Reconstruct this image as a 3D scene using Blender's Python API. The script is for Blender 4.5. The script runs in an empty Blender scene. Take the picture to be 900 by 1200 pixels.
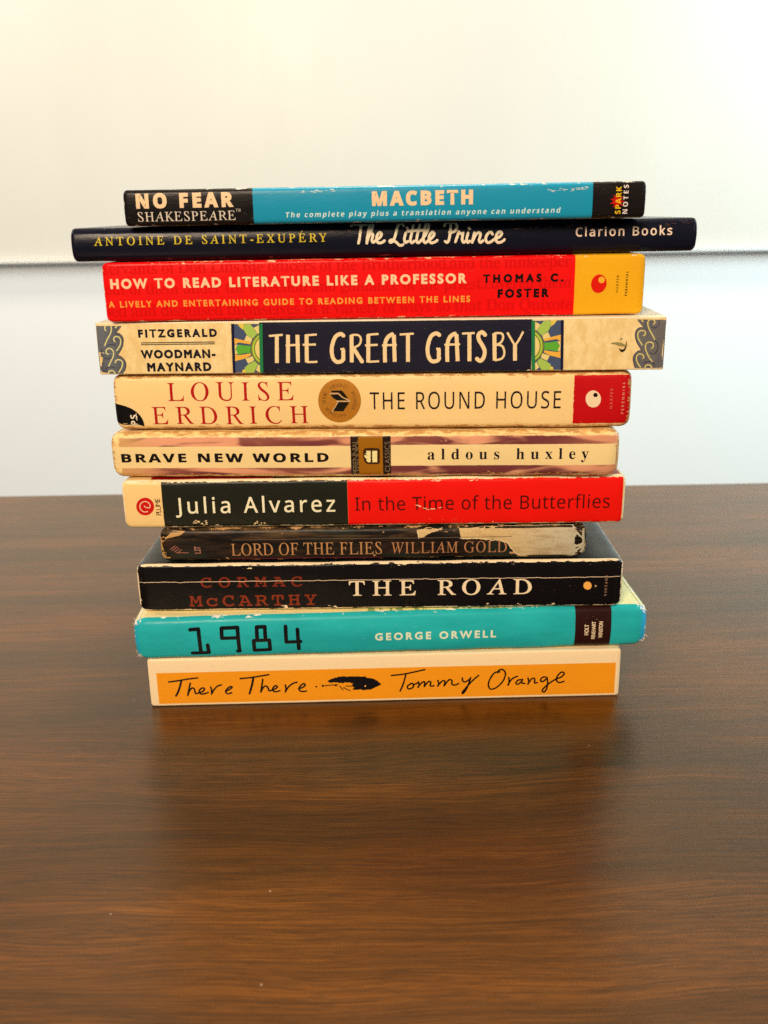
import bpy, bmesh, math, random
from mathutils import Vector, noise, geometry
SC = bpy.context.scene
COL = SC.collection
random.seed(7)
MM = 0.001

# ------------------------------------------------------------------ camera
cd = bpy.data.cameras.new('camera'); cam = bpy.data.objects.new('camera', cd); COL.objects.link(cam); SC.camera = cam
cam.location = (0, -0.3676, 0.2008)
_pitch, _roll, _lens = math.radians(17.488), 0.0176, 33.721
cam.rotation_mode = 'XYZ'
from mathutils import Matrix
cam.rotation_euler = (Matrix.Rotation(math.pi/2 - _pitch, 3, 'X') @ Matrix.Rotation(-_roll, 3, 'Z')).to_euler()
cd.sensor_fit = 'VERTICAL'; cd.sensor_height = 36; cd.lens = _lens
cd.clip_start = 0.01; cd.clip_end = 50
cd.dof.use_dof = True; cd.dof.focus_distance = 0.385; cd.dof.aperture_fstop = 15.0

# ------------------------------------------------------------------ light
w = bpy.data.worlds.new('World'); SC.world = w; w.use_nodes = True
w.node_tree.nodes['Background'].inputs[0].default_value = (1.0, 0.93, 0.85, 1)
w.node_tree.nodes['Background'].inputs[1].default_value = 0.18
def area(name, loc, target, size, power, color, sy=None, spread=180):
    l = bpy.data.lights.new(name, 'AREA'); l.energy = power; l.color = color; l.size = size; l.spread = math.radians(spread)
    if sy: l.shape = 'RECTANGLE'; l.size_y = sy
    o = bpy.data.objects.new(name, l); COL.objects.link(o); o.location = loc
    o.rotation_euler = (Vector(target) - Vector(loc)).to_track_quat('-Z', 'Y').to_euler(); return o
area('room_lamp', (-0.40, -1.35, 1.02), (0, 0, 0.09), 0.5, 32, (1.0, 0.78, 0.56))
area('ceiling_spot', (1.08, -1.2, 0.78), (0, 0.3, 0.1), 0.22, 2.6, (1.0, 0.80, 0.58))
area('overhead_fill', (0.05, 0.62, 2.45), (0.02, 0.25, 0), 0.5, 36, (1.0, 0.84, 0.62), spread=140)  # added fill light above and behind the stack, brightens the table
area('board_lamp', (-1.25, 0.45, 0.95), (-0.4, 1.5, -0.05), 0.7, 11.5, (1.0, 0.92, 0.80))
area('window_light', (1.4, 0.50, 0.75), (0.3, 1.5, -0.1), 0.9, 22, (0.70, 0.94, 1.0))
SC.view_settings.view_transform = 'Standard'; SC.view_settings.look = 'None'; SC.view_settings.exposure = 0.0; SC.view_settings.gamma = 1.0
SC.cycles.max_bounces = 8
SC.cycles.use_denoising = False      # keep the fine grain of wood and print

# ------------------------------------------------------------------ data (millimetres)
# BOOKS: key, x, y of the spine's middle, turn, thickness, length; bottom of the stack first
# PRINT: what is printed on each spine, in (along the spine, up) of that book
BOOKS = [
 ('tt',-0.72,-0.12,0.0126,22.04,200.24),
 ('orwell',2.57,-0.14,0.0251,19.01,214.86),
 ('road',-2.49,2.54,-0.0147,20.96,201.77),
 ('flies',-4.92,4.09,-0.0171,14.57,175.21),
 ('butter',-4.49,3.37,-0.0199,20.44,203.37),
 ('bnw',-8.40,3.15,-0.0520,19.08,203.03),
 ('rh',-5.17,4.90,-0.0568,22.56,203.99),
 ('gatsby',-1.53,3.20,-0.0532,20.17,218.32),
 ('htr',-2.73,4.50,-0.0179,22.28,205.26),
 ('prince',2.32,7.80,0.0127,12.31,235.45),
 ('macbeth',1.90,0.06,-0.0156,12.85,190.61),
]
PRINT = [
 ('macbeth','title','text','NO FEAR','sansb',(-90.58,6.26,-54.86,11.5),(250,196,140),{'bold': 0.04}),
 ('macbeth','series_name','text','SHAKESPEARE','serif',(-90.32,1.73,-54.46,4.97),(225,200,165),{}),
 ('macbeth','trademark','text','™','sans',(-54.26,3.77,-52.47,4.81),(190,165,135),{'raw': 1}),
 ('macbeth','title','text','MACBETH','sansb',(-4.3,5.7,32.49,10.84),(250,196,140),{'bold': 0.04}),
 ('macbeth','subtitle','text','The complete play plus a translation anyone can understand','sansb',(-35.9,2.27,64.46,4.07),(215,225,200),{'shear': 0.18}),
 ('macbeth','star','poly',[[(87.61,5.85),(86.07,5.45),(87.06,4.14),(85.54,4.81),(85.46,3.26),(84.67,4.67),(83.56,3.61),(83.87,5.11),(82.26,5.03),(83.52,5.92),(82.16,6.85),(83.78,6.71),(83.31,8.22),(84.53,7.12),(85.16,8.5),(85.41,6.96),(86.86,7.57),(86.02,6.3)]],(200,25,15),{}),
 ('macbeth','publisher_name','text','SPARK','sansb',(84.3,1.45,86.26,11.02),(245,185,25),{'rot': 1}),
 ('macbeth','publisher_name','text','NOTES','sansb',(87.03,1.5,88.76,11.56),(240,215,190),{'rot': 1}),
 ('prince','author_name','text','ANTOINE DE SAINT-EXUPÉRY','serif',(-109.14,5.95,-22.02,9.01),(215,180,40),{'bold': 0.01}),
 ('prince','title','stroke',1.0,[[(-12.69,11.53),(-12.0,12.1),(-10.18,11.94),(-7.83,11.77),(-6.67,12.01)],[(-9.04,11.66),(-9.37,9.2),(-9.7,6.93),(-10.15,5.17)],[(-6.92,7.07),(-5.73,8.81),(-4.74,10.74),(-4.65,11.84),(-5.32,11.98),(-5.96,10.76),(-6.55,8.18),(-7.03,5.12)],[(-6.95,5.57),(-6.02,7.97),(-5.05,8.6),(-4.66,7.82),(-5.1,6.19),(-4.58,5.34),(-3.75,5.97),(-2.17,6.99),(-1.4,8.28),(-2.07,8.94),(-3.04,7.92),(-3.34,6.36),(-2.68,5.17),(-1.32,5.28),(-0.36,5.92)],[(6.9,11.19),(6.5,11.85),(5.35,11.8),(4.45,10.26),(3.74,7.67),(2.9,5.73),(1.87,5.22),(1.68,5.88),(2.77,6.12),(4.11,5.19),(5.46,4.05),(6.62,4.36)],[(7.68,8.58),(7.12,6.31),(7.51,5.13),(8.47,5.5)],[(8.17,10.39),(8.31,10.2)],[(10.55,11.13),(9.85,8.22),(9.35,5.94),(9.89,4.95),(10.91,5.59)],[(12.98,11.28),(12.15,8.18),(11.73,5.9),(12.27,4.91),(13.22,5.55)],[(8.5,9.15),(11.08,9.37),(14.13,9.45)],[(13.22,5.55),(15.14,7.8),(16.36,10.71),(16.1,11.88),(15.28,11.37),(14.6,8.46),(14.31,5.86),(14.99,4.87),(15.94,5.5),(17.51,6.65),(18.39,7.94),(17.72,8.74),(16.76,7.77),(16.35,6.02),(17.16,4.83),(18.53,5.07),(19.48,5.7)],[(24.62,11.08),(24.36,8.62),(23.96,6.02),(23.29,4.85),(22.47,5.26)],[(22.25,10.93),(22.93,11.89),(24.62,12.12),(26.31,11.83),(27.0,10.66),(26.33,9.11),(24.97,8.48),(24.09,8.63)],[(26.35,5.06),(27.15,7.27),(27.62,8.7)],[(27.62,8.7),(28.17,8.04),(29.25,8.15)],[(29.25,8.15),(28.86,5.93),(29.42,4.75),(30.23,5.26)],[(31.09,8.18),(30.56,5.91),(30.98,4.72),(31.79,5.23)],[(31.48,9.93),(31.61,9.73)],[(33.46,8.14),(33.01,6.19),(32.68,4.69)],[(32.82,5.21),(34.15,7.67),(35.36,8.17),(35.78,7.45),(35.26,5.5),(35.82,4.64),(36.76,5.28)],[(40.27,7.57),(39.57,8.36),(38.36,7.6),(37.71,5.91),(38.41,4.59),(39.77,4.83),(40.98,5.73),(42.87,6.48),(43.8,7.77),(42.97,8.43),(41.97,7.54),(41.52,5.72),(42.36,4.52),(43.86,4.76),(44.8,5.53)]],(255,214,165),{'smooth': 1}),
 ('prince','publisher_name','text','Clarion Books','noto',(71.67,6.14,108.13,9.47),(250,205,165),{'bold': 0.02}),
 ('htr','background_lettering','text','servants of Don Luis,the officers of the Brotherhood,and the innkeeper','serifb',(-101.97,18.06,74.63,22.39),(219,9,7),{'thin': 1}),
 ('htr','background_lettering','text','out of them under the direction and guidance of the priest,covered them','serifb',(-102.11,10.48,74.96,14.62),(219,9,7),{'thin': 1}),
 ('htr','background_lettering','text','ied and disguised themselves in a variety of ways so that Don Quixote','serifb',(-102.0,2.15,75.62,6.58),(219,9,7),{'thin': 1}),
 ('htr','title','text','HOW TO READ LITERATURE LIKE A PROFESSOR','sans',(-99.61,12.57,35.48,16.28),(250,196,140),{'bold': 0.05}),
 ('htr','subtitle','text','A LIVELY AND ENTERTAINING GUIDE TO READING BETWEEN THE LINES','sans',(-101.08,5.57,36.85,7.98),(246,150,55),{'bold': 0.04}),
 ('htr','author_name','text','THOMAS C.','sans',(41.63,12.61,71.87,15.7),(25,8,5),{'bold': 0.06}),
 ('htr','author_name','text','FOSTER','sans',(47.21,6.93,66.62,10.2),(25,8,5),{'bold': 0.06}),
 ('htr','emblem','poly',[[(88.06,10.89),(87.91,10.38),(87.7,9.89),(87.43,9.45),(87.11,9.07),(86.73,8.74),(86.32,8.49),(85.88,8.31),(85.43,8.22),(84.97,8.21),(84.52,8.29),(84.08,8.45),(83.67,8.68),(83.3,8.99),(82.98,9.37),(82.72,9.8),(82.51,10.27),(82.38,10.78),(82.31,11.31),(82.31,11.85),(82.39,12.38),(82.54,12.89),(82.75,13.37),(83.02,13.81),(83.35,14.19),(83.72,14.51),(84.13,14.76),(84.57,14.93),(85.02,15.03),(85.48,15.03),(85.93,14.96),(86.36,14.8),(86.77,14.57),(87.13,14.26),(87.46,13.89),(87.72,13.46),(87.93,12.99),(88.07,12.48),(88.14,11.96),(88.13,11.42)]],(222,25,10),{}),
 ('htr','emblem_spot','poly',[[(87.36,13.01),(87.36,12.82),(87.33,12.63),(87.26,12.46),(87.18,12.3),(87.06,12.15),(86.93,12.03),(86.77,11.93),(86.6,11.86),(86.43,11.82),(86.24,11.81),(86.05,11.82),(85.87,11.87),(85.69,11.95),(85.53,12.05),(85.38,12.18),(85.25,12.33),(85.15,12.49),(85.07,12.67),(85.02,12.86),(84.99,13.05),(85.0,13.24),(85.03,13.42),(85.09,13.6),(85.18,13.76),(85.3,13.91),(85.43,14.03),(85.58,14.13),(85.75,14.2),(85.93,14.24),(86.12,14.25),(86.3,14.23),(86.48,14.19),(86.66,14.11),(86.82,14.01),(86.97,13.88),(87.1,13.73),(87.21,13.57),(87.29,13.39),(87.34,13.2)]],(240,170,40),{}),
 ('htr','publisher_name','text','HARPER','sans',(91.76,8.32,92.68,14.71),(120,75,15),{'rot': 1}),
 ('htr','publisher_name','text','PERENNIAL','sans',(95.24,7.0,96.11,16.15),(40,22,10),{'rot': 1,'bold': 0.02}),
 ('gatsby','author_name','text','FITZGERALD','sans',(-92.63,14.29,-61.81,17.45),(30,25,30),{'bold': 0.06}),
 ('gatsby','double_rule','poly',[[(-91.79,12.5),(-62.75,12.56),(-62.78,12.17),(-91.83,12.11)],[(-91.86,11.81),(-62.8,11.87),(-62.83,11.48),(-91.89,11.42)]],(90,75,50),{}),
 ('gatsby','author_name','text','WOODMAN-','sans',(-92.35,6.19,-62.9,9.54),(30,25,30),{'bold': 0.06}),
 ('gatsby','author_name','text','MAYNARD','sans',(-90.26,1.09,-64.9,4.53),(30,25,30),{'bold': 0.06}),
 ('gatsby','title','stroke2',[(1.5,[[(-38.57,14.4),(-39.1,4.0)],[(-34.22,14.8),(-34.73,3.96)],[(-30.59,14.77),(-30.82,4.15)],[(-27.06,14.73),(-27.39,4.12)],[(-12.69,14.12),(-14.02,14.92),(-16.1,13.6),(-17.48,9.68),(-17.26,6.07),(-15.83,4.24),(-13.88,4.44),(-13.05,5.57)],[(-13.07,8.96),(-13.19,4.66)],[(-9.73,14.54),(-9.91,3.95)],[(-9.08,9.37),(-7.01,5.97),(-5.8,4.03)],[(-3.3,14.47),(-3.53,3.89)],[(2.95,3.83),(3.06,10.6),(4.24,13.5),(6.17,14.7)],[(6.51,14.36),(6.7,4.02)],[(11.9,14.42),(11.81,3.97)],[(24.02,13.95),(22.68,14.74),(20.66,13.54),(19.41,9.53),(19.74,5.93),(21.09,4.11),(23.12,4.32),(23.91,5.44)],[(23.69,8.82),(23.69,4.54)],[(26.97,3.83),(26.95,10.35),(28.06,13.46),(30.06,14.66)],[(30.4,14.33),(30.91,4.02)],[(35.32,14.5),(35.42,3.98)],[(41.46,13.76),(40.11,15.0),(38.78,14.01),(39.03,12.01),(40.29,9.99),(41.22,7.74),(40.8,5.28),(39.47,4.05),(38.11,5.08)],[(44.79,14.61),(45.09,4.11)],[(52.69,10.09),(52.83,4.03)]]),(0.8,[[(-41.65,14.44),(-36.27,14.83)],[(-35.33,10.77),(-29.84,10.94)],[(-27.64,14.51),(-23.09,14.8)],[(-28.7,10.93),(-23.58,10.99)],[(-27.38,4.23),(-23.26,4.31)],[(-14.2,9.09),(-12.61,9.18)],[(-9.74,14.43),(-7.25,14.4),(-6.16,12.94),(-6.89,10.7),(-9.42,9.49)],[(-3.64,14.47),(0.65,14.76)],[(-4.63,10.45),(0.24,10.63)],[(-3.52,4.12),(0.69,4.31)],[(1.93,10.39),(7.58,10.55)],[(8.76,14.45),(14.15,14.73)],[(22.67,8.83),(24.25,8.92)],[(25.82,10.36),(31.77,10.53)],[(32.52,14.53),(37.32,14.7)],[(44.79,14.5),(47.35,14.48),(48.16,13.03),(47.31,11.03),(45.32,10.16)],[(45.32,10.16),(47.78,9.69),(48.73,7.22),(47.88,4.98),(45.2,4.22)],[(49.68,14.78),(51.53,11.66),(52.69,9.75)],[(55.68,15.05),(54.2,12.07),(52.69,9.75)]])],(248,202,138),{'smooth': 1,'flat': 1}),
 ('gatsby','wave_border','poly',[[(-108.87,19.06),(-98.82,18.95),(-99.78,17.73),(-101.19,16.21),(-99.98,15.79),(-98.83,14.65),(-98.68,13.0),(-99.2,10.95),(-100.46,8.89),(-101.23,7.55),(-100.04,6.81),(-98.92,5.34),(-98.66,3.67),(-99.29,1.59),(-99.97,0.12),(-109.65,0.21),(-109.38,8.57)]],(96,96,92),{'noisy': 1}),
 ('gatsby','scroll_outline','stroke',0.3,[[(-107.51,10.21),(-107.73,8.13),(-107.04,6.67),(-105.6,6.24),(-104.06,6.85)],[(-101.62,16.12),(-100.15,16.1),(-98.83,14.65),(-98.74,13.01),(-99.31,10.95),(-100.69,8.69)],[(-101.66,7.56),(-100.03,6.92),(-98.81,5.34),(-98.61,3.67),(-99.29,1.59)],[(-105.27,11.42),(-103.54,11.82),(-102.11,11.39)],[(-107.21,1.03),(-106.42,2.49),(-104.66,3.1),(-103.0,2.67)]],(52,48,60),{'smooth': 1}),
 ('gatsby','scroll_border','stroke',0.46,[[(-105.19,17.18),(-105.57,18.0),(-105.23,18.81)],[(-103.01,18.95),(-102.92,17.77),(-103.53,15.93),(-105.03,13.69),(-106.22,11.43)],[(-101.96,12.83),(-102.4,13.66),(-102.1,14.58),(-101.12,14.88),(-100.11,14.46),(-99.71,13.22),(-100.21,11.37),(-101.68,9.42)],[(-105.21,8.01),(-105.89,8.53),(-105.77,9.67),(-104.76,10.28),(-103.72,10.06),(-103.0,8.92),(-103.27,7.26),(-104.44,5.19),(-105.48,3.32)],[(-102.68,4.75),(-102.28,5.59),(-101.19,5.89),(-100.17,5.46),(-99.87,4.31),(-100.46,2.64),(-101.69,0.98)],[(-105.99,0.49),(-105.48,1.33),(-104.49,1.63),(-103.58,1.21),(-103.23,0.47)],[(-100.71,18.87),(-101.3,18.26)]],(222,205,125),{'smooth': 1}),
 ('gatsby','wave_border','poly',[[(98.2,19.12),(99.35,17.58),(100.63,16.1),(99.18,15.99),(98.06,14.94),(97.81,13.34),(98.44,10.93),(99.63,8.78),(100.52,7.48),(99.2,7.17),(97.95,5.83),(97.58,3.95),(98.06,1.77),(98.53,0.74),(110.33,0.52),(109.29,18.99)]],(104,96,86),{'noisy': 1}),
 ('gatsby','scroll_outline','stroke',0.3,[[(100.64,16.02),(99.18,15.99),(98.06,14.94),(97.83,13.34),(98.44,10.93),(100.51,7.56)],[(100.52,7.43),(99.2,7.17),(97.95,5.83),(97.61,3.95),(98.46,0.95)],[(105.06,11.27),(106.34,10.05),(106.5,7.63),(105.15,6.03),(103.78,6.59)],[(106.42,18.55),(106.27,16.97),(105.28,15.92),(103.95,16.07)],[(101.88,2.82),(104.0,3.21),(105.82,1.97)]],(52,48,60),{'smooth': 1}),
 ('gatsby','scroll_border','stroke',0.46,[[(104.4,17.25),(104.87,18.04),(104.29,18.89),(103.22,19.06),(102.33,18.47),(102.3,17.01),(103.23,14.88),(104.41,13.01),(105.18,11.53)],[(100.96,13.04),(101.59,13.57),(101.4,14.5),(100.31,14.97),(99.14,14.53),(98.77,13.33),(99.18,11.73),(100.65,9.57)],[(104.2,8.19),(104.82,8.86),(104.61,10.07),(103.38,10.62),(102.21,10.09),(101.9,8.76),(102.42,6.87),(103.63,4.7),(104.8,3.2)],[(101.24,4.45),(101.61,4.99),(101.02,5.8),(99.93,6.14),(98.91,5.42),(98.87,3.93),(99.64,2.3),(100.52,1.07)],[(102.23,0.78),(102.5,1.6),(103.41,1.94),(104.37,1.58),(104.77,0.76)],[(99.79,18.94),(100.49,18.3)]],(215,190,105),{'smooth': 1}),
 ('gatsby','emblem','poly',[[(91.84,8.72),(92.52,7.24),(93.34,6.82),(94.25,7.35),(94.83,8.83),(94.79,10.44),(94.47,11.24),(94.46,9.64),(94.06,8.3),(93.29,7.77),(92.47,8.1)],[(92.15,11.27),(92.64,12.2),(93.18,12.06),(92.54,11.53)]],(35,20,18),{}),
 ('gatsby','emblem','poly',[[(88.62,10.1),(89.66,10.57),(91.25,10.69),(92.87,10.46),(94.38,9.64),(95.45,9.63),(93.75,8.97),(91.59,9.4),(90.23,9.95)]],(150,130,70),{}),
 ('gatsby','sunburst_panel','multi',[([[(-55.02,19.14),(-45.07,19.03),(-45.65,0.34),(-55.57,0.43)]],(72,80,98)),([[(-53.55,19.13),(-51.15,19.1),(-51.38,16.84),(-52.7,17.94)],[(-52.7,1.43),(-51.65,1.79),(-51.54,0.39),(-52.86,0.4)]],(228,190,70)),([[(-51.16,18.92),(-48.57,18.98),(-47.45,17.61),(-46.11,15.33),(-47.97,13.53),(-50.29,15.01),(-51.28,17.02)],[(-47.73,4.9),(-46.49,3.59),(-47.54,1.56),(-48.36,0.36),(-51.54,0.39),(-51.8,2.35),(-50.42,3.45)]],(168,188,75)),([[(-47.36,17.61),(-45.27,18.67),(-45.36,15.5),(-46.01,15.42)],[(-50.3,14.83),(-48.15,13.53),(-48.61,12.08),(-51.25,12.84)],[(-51.21,5.86),(-48.36,6.75),(-47.9,5.09),(-50.31,3.82)],[(-46.31,3.5),(-45.69,3.03),(-45.74,0.34),(-46.48,0.62),(-47.37,1.38)],[(-55.16,11.23),(-53.86,11.22),(-54.99,9.58),(-53.89,7.73),(-55.21,7.56)]],(232,200,115)),([[(-55.28,13.79),(-51.35,12.84),(-48.79,12.08),(-48.93,11.35),(-53.62,12.13),(-55.16,11.23)],[(-55.21,7.56),(-53.93,7.18),(-49.14,7.87),(-48.9,7.13),(-51.4,5.86),(-55.38,4.88)]],(238,170,60)),([[(-54.89,9.58),(-53.48,11.3),(-50.91,10.82),(-48.96,10.8),(-49.14,7.87),(-51.08,8.07),(-53.92,7.36)]],(96,165,48)),([[(-45.1,15.54),(-45.62,15.22),(-46.11,14.87),(-46.57,14.47),(-46.99,14.04),(-47.38,13.58),(-47.73,13.08),(-48.04,12.56),(-48.29,12.02),(-48.51,11.45),(-48.67,10.88),(-48.78,10.29),(-48.84,9.7),(-48.85,9.11),(-48.81,8.52),(-48.71,7.94),(-48.57,7.37),(-48.37,6.81),(-48.13,6.28),(-47.83,5.77),(-47.5,5.29),(-47.12,4.85),(-46.7,4.44),(-46.25,4.06),(-45.76,3.73),(-45.73,4.3),(-46.15,4.61),(-46.54,4.96),(-46.9,5.34),(-47.22,5.75),(-47.51,6.18),(-47.75,6.64),(-47.96,7.12),(-48.13,7.61),(-48.25,8.12),(-48.33,8.64),(-48.37,9.17),(-48.36,9.69),(-48.31,10.22),(-48.21,10.74),(-48.07,11.26),(-47.89,11.76),(-47.67,12.25),(-47.4,12.72),(-47.1,13.17),(-46.77,13.59),(-46.4,13.99),(-46.0,14.35),(-45.58,14.68),(-45.13,14.98)]],(125,125,25)),([[(-45.13,14.98),(-45.58,14.68),(-46.0,14.35),(-46.4,13.99),(-46.77,13.59),(-47.1,13.17),(-47.4,12.72),(-47.67,12.25),(-47.89,11.76),(-48.07,11.26),(-48.21,10.74),(-48.31,10.22),(-48.36,9.69),(-48.37,9.17),(-48.33,8.64),(-48.25,8.12),(-48.13,7.61),(-47.96,7.12),(-47.75,6.64),(-47.51,6.18),(-47.22,5.75),(-46.9,5.34),(-46.54,4.96),(-46.15,4.61),(-45.73,4.3),(-45.68,5.11),(-46.01,5.4),(-46.31,5.71),(-46.58,6.04),(-46.83,6.39),(-47.05,6.76),(-47.24,7.15),(-47.4,7.55),(-47.52,7.96),(-47.61,8.39),(-47.67,8.82),(-47.7,9.25),(-47.69,9.69),(-47.65,10.12),(-47.57,10.56),(-47.46,10.98),(-47.32,11.4),(-47.15,11.81),(-46.95,12.2),(-46.72,12.58),(-46.46,12.95),(-46.17,13.29),(-45.86,13.61),(-45.53,13.91),(-45.17,14.18)]],(178,192,70)),([[(-45.17,14.18),(-45.53,13.91),(-45.86,13.61),(-46.17,13.29),(-46.46,12.95),(-46.72,12.58),(-46.95,12.2),(-47.15,11.81),(-47.32,11.4),(-47.46,10.98),(-47.57,10.56),(-47.65,10.12),(-47.69,9.69),(-47.7,9.25),(-47.67,8.82),(-47.61,8.39),(-47.52,7.96),(-47.4,7.55),(-47.24,7.15),(-47.05,6.76),(-46.83,6.39),(-46.58,6.04),(-46.31,5.71),(-46.01,5.4),(-45.68,5.11),(-45.65,5.69),(-45.91,5.95),(-46.15,6.23),(-46.37,6.52),(-46.57,6.83),(-46.74,7.16),(-46.89,7.5),(-47.02,7.85),(-47.12,8.2),(-47.19,8.57),(-47.23,8.94),(-47.25,9.31),(-47.25,9.68),(-47.21,10.06),(-47.15,10.43),(-47.06,10.79),(-46.95,11.16),(-46.81,11.51),(-46.64,11.85),(-46.46,12.18),(-46.25,12.5),(-46.02,12.81),(-45.76,13.1),(-45.49,13.37),(-45.2,13.62)]],(125,125,25)),([[(-45.2,13.62),(-45.49,13.37),(-45.76,13.1),(-46.02,12.81),(-46.25,12.5),(-46.46,12.18),(-46.64,11.85),(-46.81,11.51),(-46.95,11.16),(-47.06,10.79),(-47.15,10.43),(-47.21,10.06),(-47.25,9.68),(-47.25,9.31),(-47.23,8.94),(-47.19,8.57),(-47.12,8.2),(-47.02,7.85),(-46.89,7.5),(-46.74,7.16),(-46.57,6.83),(-46.37,6.52),(-46.15,6.23),(-45.91,5.95),(-45.65,5.69)]],(235,200,115)),([[(-45.25,19.12),(-43.86,19.11),(-44.53,0.27),(-45.84,0.28)]],(38,118,62)),([[(-56.03,19.25),(-54.93,19.23),(-55.52,0.37),(-56.51,0.38)]],(28,26,48))],None,{}),
 ('gatsby','sunburst_panel','multi',[([[(69.77,19.14),(59.82,19.03),(60.4,0.34),(70.32,0.43)]],(72,80,98)),([[(68.3,19.13),(65.9,19.1),(66.13,16.84),(67.45,17.94)],[(67.45,1.43),(66.4,1.79),(66.29,0.39),(67.61,0.4)]],(228,190,70)),([[(65.91,18.92),(63.32,18.98),(62.2,17.61),(60.86,15.33),(62.72,13.53),(65.04,15.01),(66.03,17.02)],[(62.48,4.9),(61.24,3.59),(62.29,1.56),(63.11,0.36),(66.29,0.39),(66.55,2.35),(65.17,3.45)]],(168,188,75)),([[(62.11,17.61),(60.02,18.67),(60.11,15.5),(60.76,15.42)],[(65.05,14.83),(62.9,13.53),(63.36,12.08),(66.0,12.84)],[(65.96,5.86),(63.11,6.75),(62.65,5.09),(65.06,3.82)],[(61.06,3.5),(60.44,3.03),(60.49,0.34),(61.23,0.62),(62.12,1.38)],[(69.91,11.23),(68.61,11.22),(69.74,9.58),(68.64,7.73),(69.96,7.56)]],(232,200,115)),([[(70.03,13.79),(66.1,12.84),(63.54,12.08),(63.68,11.35),(68.37,12.13),(69.91,11.23)],[(69.96,7.56),(68.68,7.18),(63.89,7.87),(63.65,7.13),(66.15,5.86),(70.13,4.88)]],(238,170,60)),([[(69.64,9.58),(68.23,11.3),(65.66,10.82),(63.71,10.8),(63.89,7.87),(65.83,8.07),(68.67,7.36)]],(96,165,48)),([[(59.85,15.54),(60.37,15.22),(60.86,14.87),(61.32,14.47),(61.74,14.04),(62.13,13.58),(62.48,13.08),(62.79,12.56),(63.04,12.02),(63.26,11.45),(63.42,10.88),(63.53,10.29),(63.59,9.7),(63.6,9.11),(63.56,8.52),(63.46,7.94),(63.32,7.37),(63.12,6.81),(62.88,6.28),(62.58,5.77),(62.25,5.29),(61.87,4.85),(61.45,4.44),(61.0,4.06),(60.51,3.73),(60.48,4.3),(60.9,4.61),(61.29,4.96),(61.65,5.34),(61.97,5.75),(62.26,6.18),(62.5,6.64),(62.71,7.12),(62.88,7.61),(63.0,8.12),(63.08,8.64),(63.12,9.17),(63.11,9.69),(63.06,10.22),(62.96,10.74),(62.82,11.26),(62.64,11.76),(62.42,12.25),(62.15,12.72),(61.85,13.17),(61.52,13.59),(61.15,13.99),(60.75,14.35),(60.33,14.68),(59.88,14.98)]],(125,125,25)),([[(59.88,14.98),(60.33,14.68),(60.75,14.35),(61.15,13.99),(61.52,13.59),(61.85,13.17),(62.15,12.72),(62.42,12.25),(62.64,11.76),(62.82,11.26),(62.96,10.74),(63.06,10.22),(63.11,9.69),(63.12,9.17),(63.08,8.64),(63.0,8.12),(62.88,7.61),(62.71,7.12),(62.5,6.64),(62.26,6.18),(61.97,5.75),(61.65,5.34),(61.29,4.96),(60.9,4.61),(60.48,4.3),(60.43,5.11),(60.76,5.4),(61.06,5.71),(61.33,6.04),(61.58,6.39),(61.8,6.76),(61.99,7.15),(62.15,7.55),(62.27,7.96),(62.36,8.39),(62.42,8.82),(62.45,9.25),(62.44,9.69),(62.4,10.12),(62.32,10.56),(62.21,10.98),(62.07,11.4),(61.9,11.81),(61.7,12.2),(61.47,12.58),(61.21,12.95),(60.92,13.29),(60.61,13.61),(60.28,13.91),(59.92,14.18)]],(178,192,70)),([[(59.92,14.18),(60.28,13.91),(60.61,13.61),(60.92,13.29),(61.21,12.95),(61.47,12.58),(61.7,12.2),(61.9,11.81),(62.07,11.4),(62.21,10.98),(62.32,10.56),(62.4,10.12),(62.44,9.69),(62.45,9.25),(62.42,8.82),(62.36,8.39),(62.27,7.96),(62.15,7.55),(61.99,7.15),(61.8,6.76),(61.58,6.39),(61.33,6.04),(61.06,5.71),(60.76,5.4),(60.43,5.11),(60.4,5.69),(60.66,5.95),(60.9,6.23),(61.12,6.52),(61.32,6.83),(61.49,7.16),(61.64,7.5),(61.77,7.85),(61.87,8.2),(61.94,8.57),(61.98,8.94),(62.0,9.31),(62.0,9.68),(61.96,10.06),(61.9,10.43),(61.81,10.79),(61.7,11.16),(61.56,11.51),(61.39,11.85),(61.21,12.18),(61.0,12.5),(60.77,12.81),(60.51,13.1),(60.24,13.37),(59.95,13.62)]],(125,125,25)),([[(59.95,13.62),(60.24,13.37),(60.51,13.1),(60.77,12.81),(61.0,12.5),(61.21,12.18),(61.39,11.85),(61.56,11.51),(61.7,11.16),(61.81,10.79),(61.9,10.43),(61.96,10.06),(62.0,9.68),(62.0,9.31),(61.98,8.94),(61.94,8.57),(61.87,8.2),(61.77,7.85),(61.64,7.5),(61.49,7.16),(61.32,6.83),(61.12,6.52),(60.9,6.23),(60.66,5.95),(60.4,5.69)]],(235,200,115)),([[(60.0,19.12),(58.61,19.11),(59.28,0.27),(60.59,0.28)]],(38,118,62)),([[(70.78,19.25),(69.68,19.23),(70.27,0.37),(71.26,0.38)]],(28,26,48))],None,{}),
 ('rh','author_name','text','LOUISE','serif',(-79.73,11.98,-29.67,19.29),(180,22,20),{'bold': 0.0}),
 ('rh','author_name','text','ERDRICH','serif',(-86.72,2.42,-24.11,9.59),(180,22,20),{'bold': 0.0}),
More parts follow.
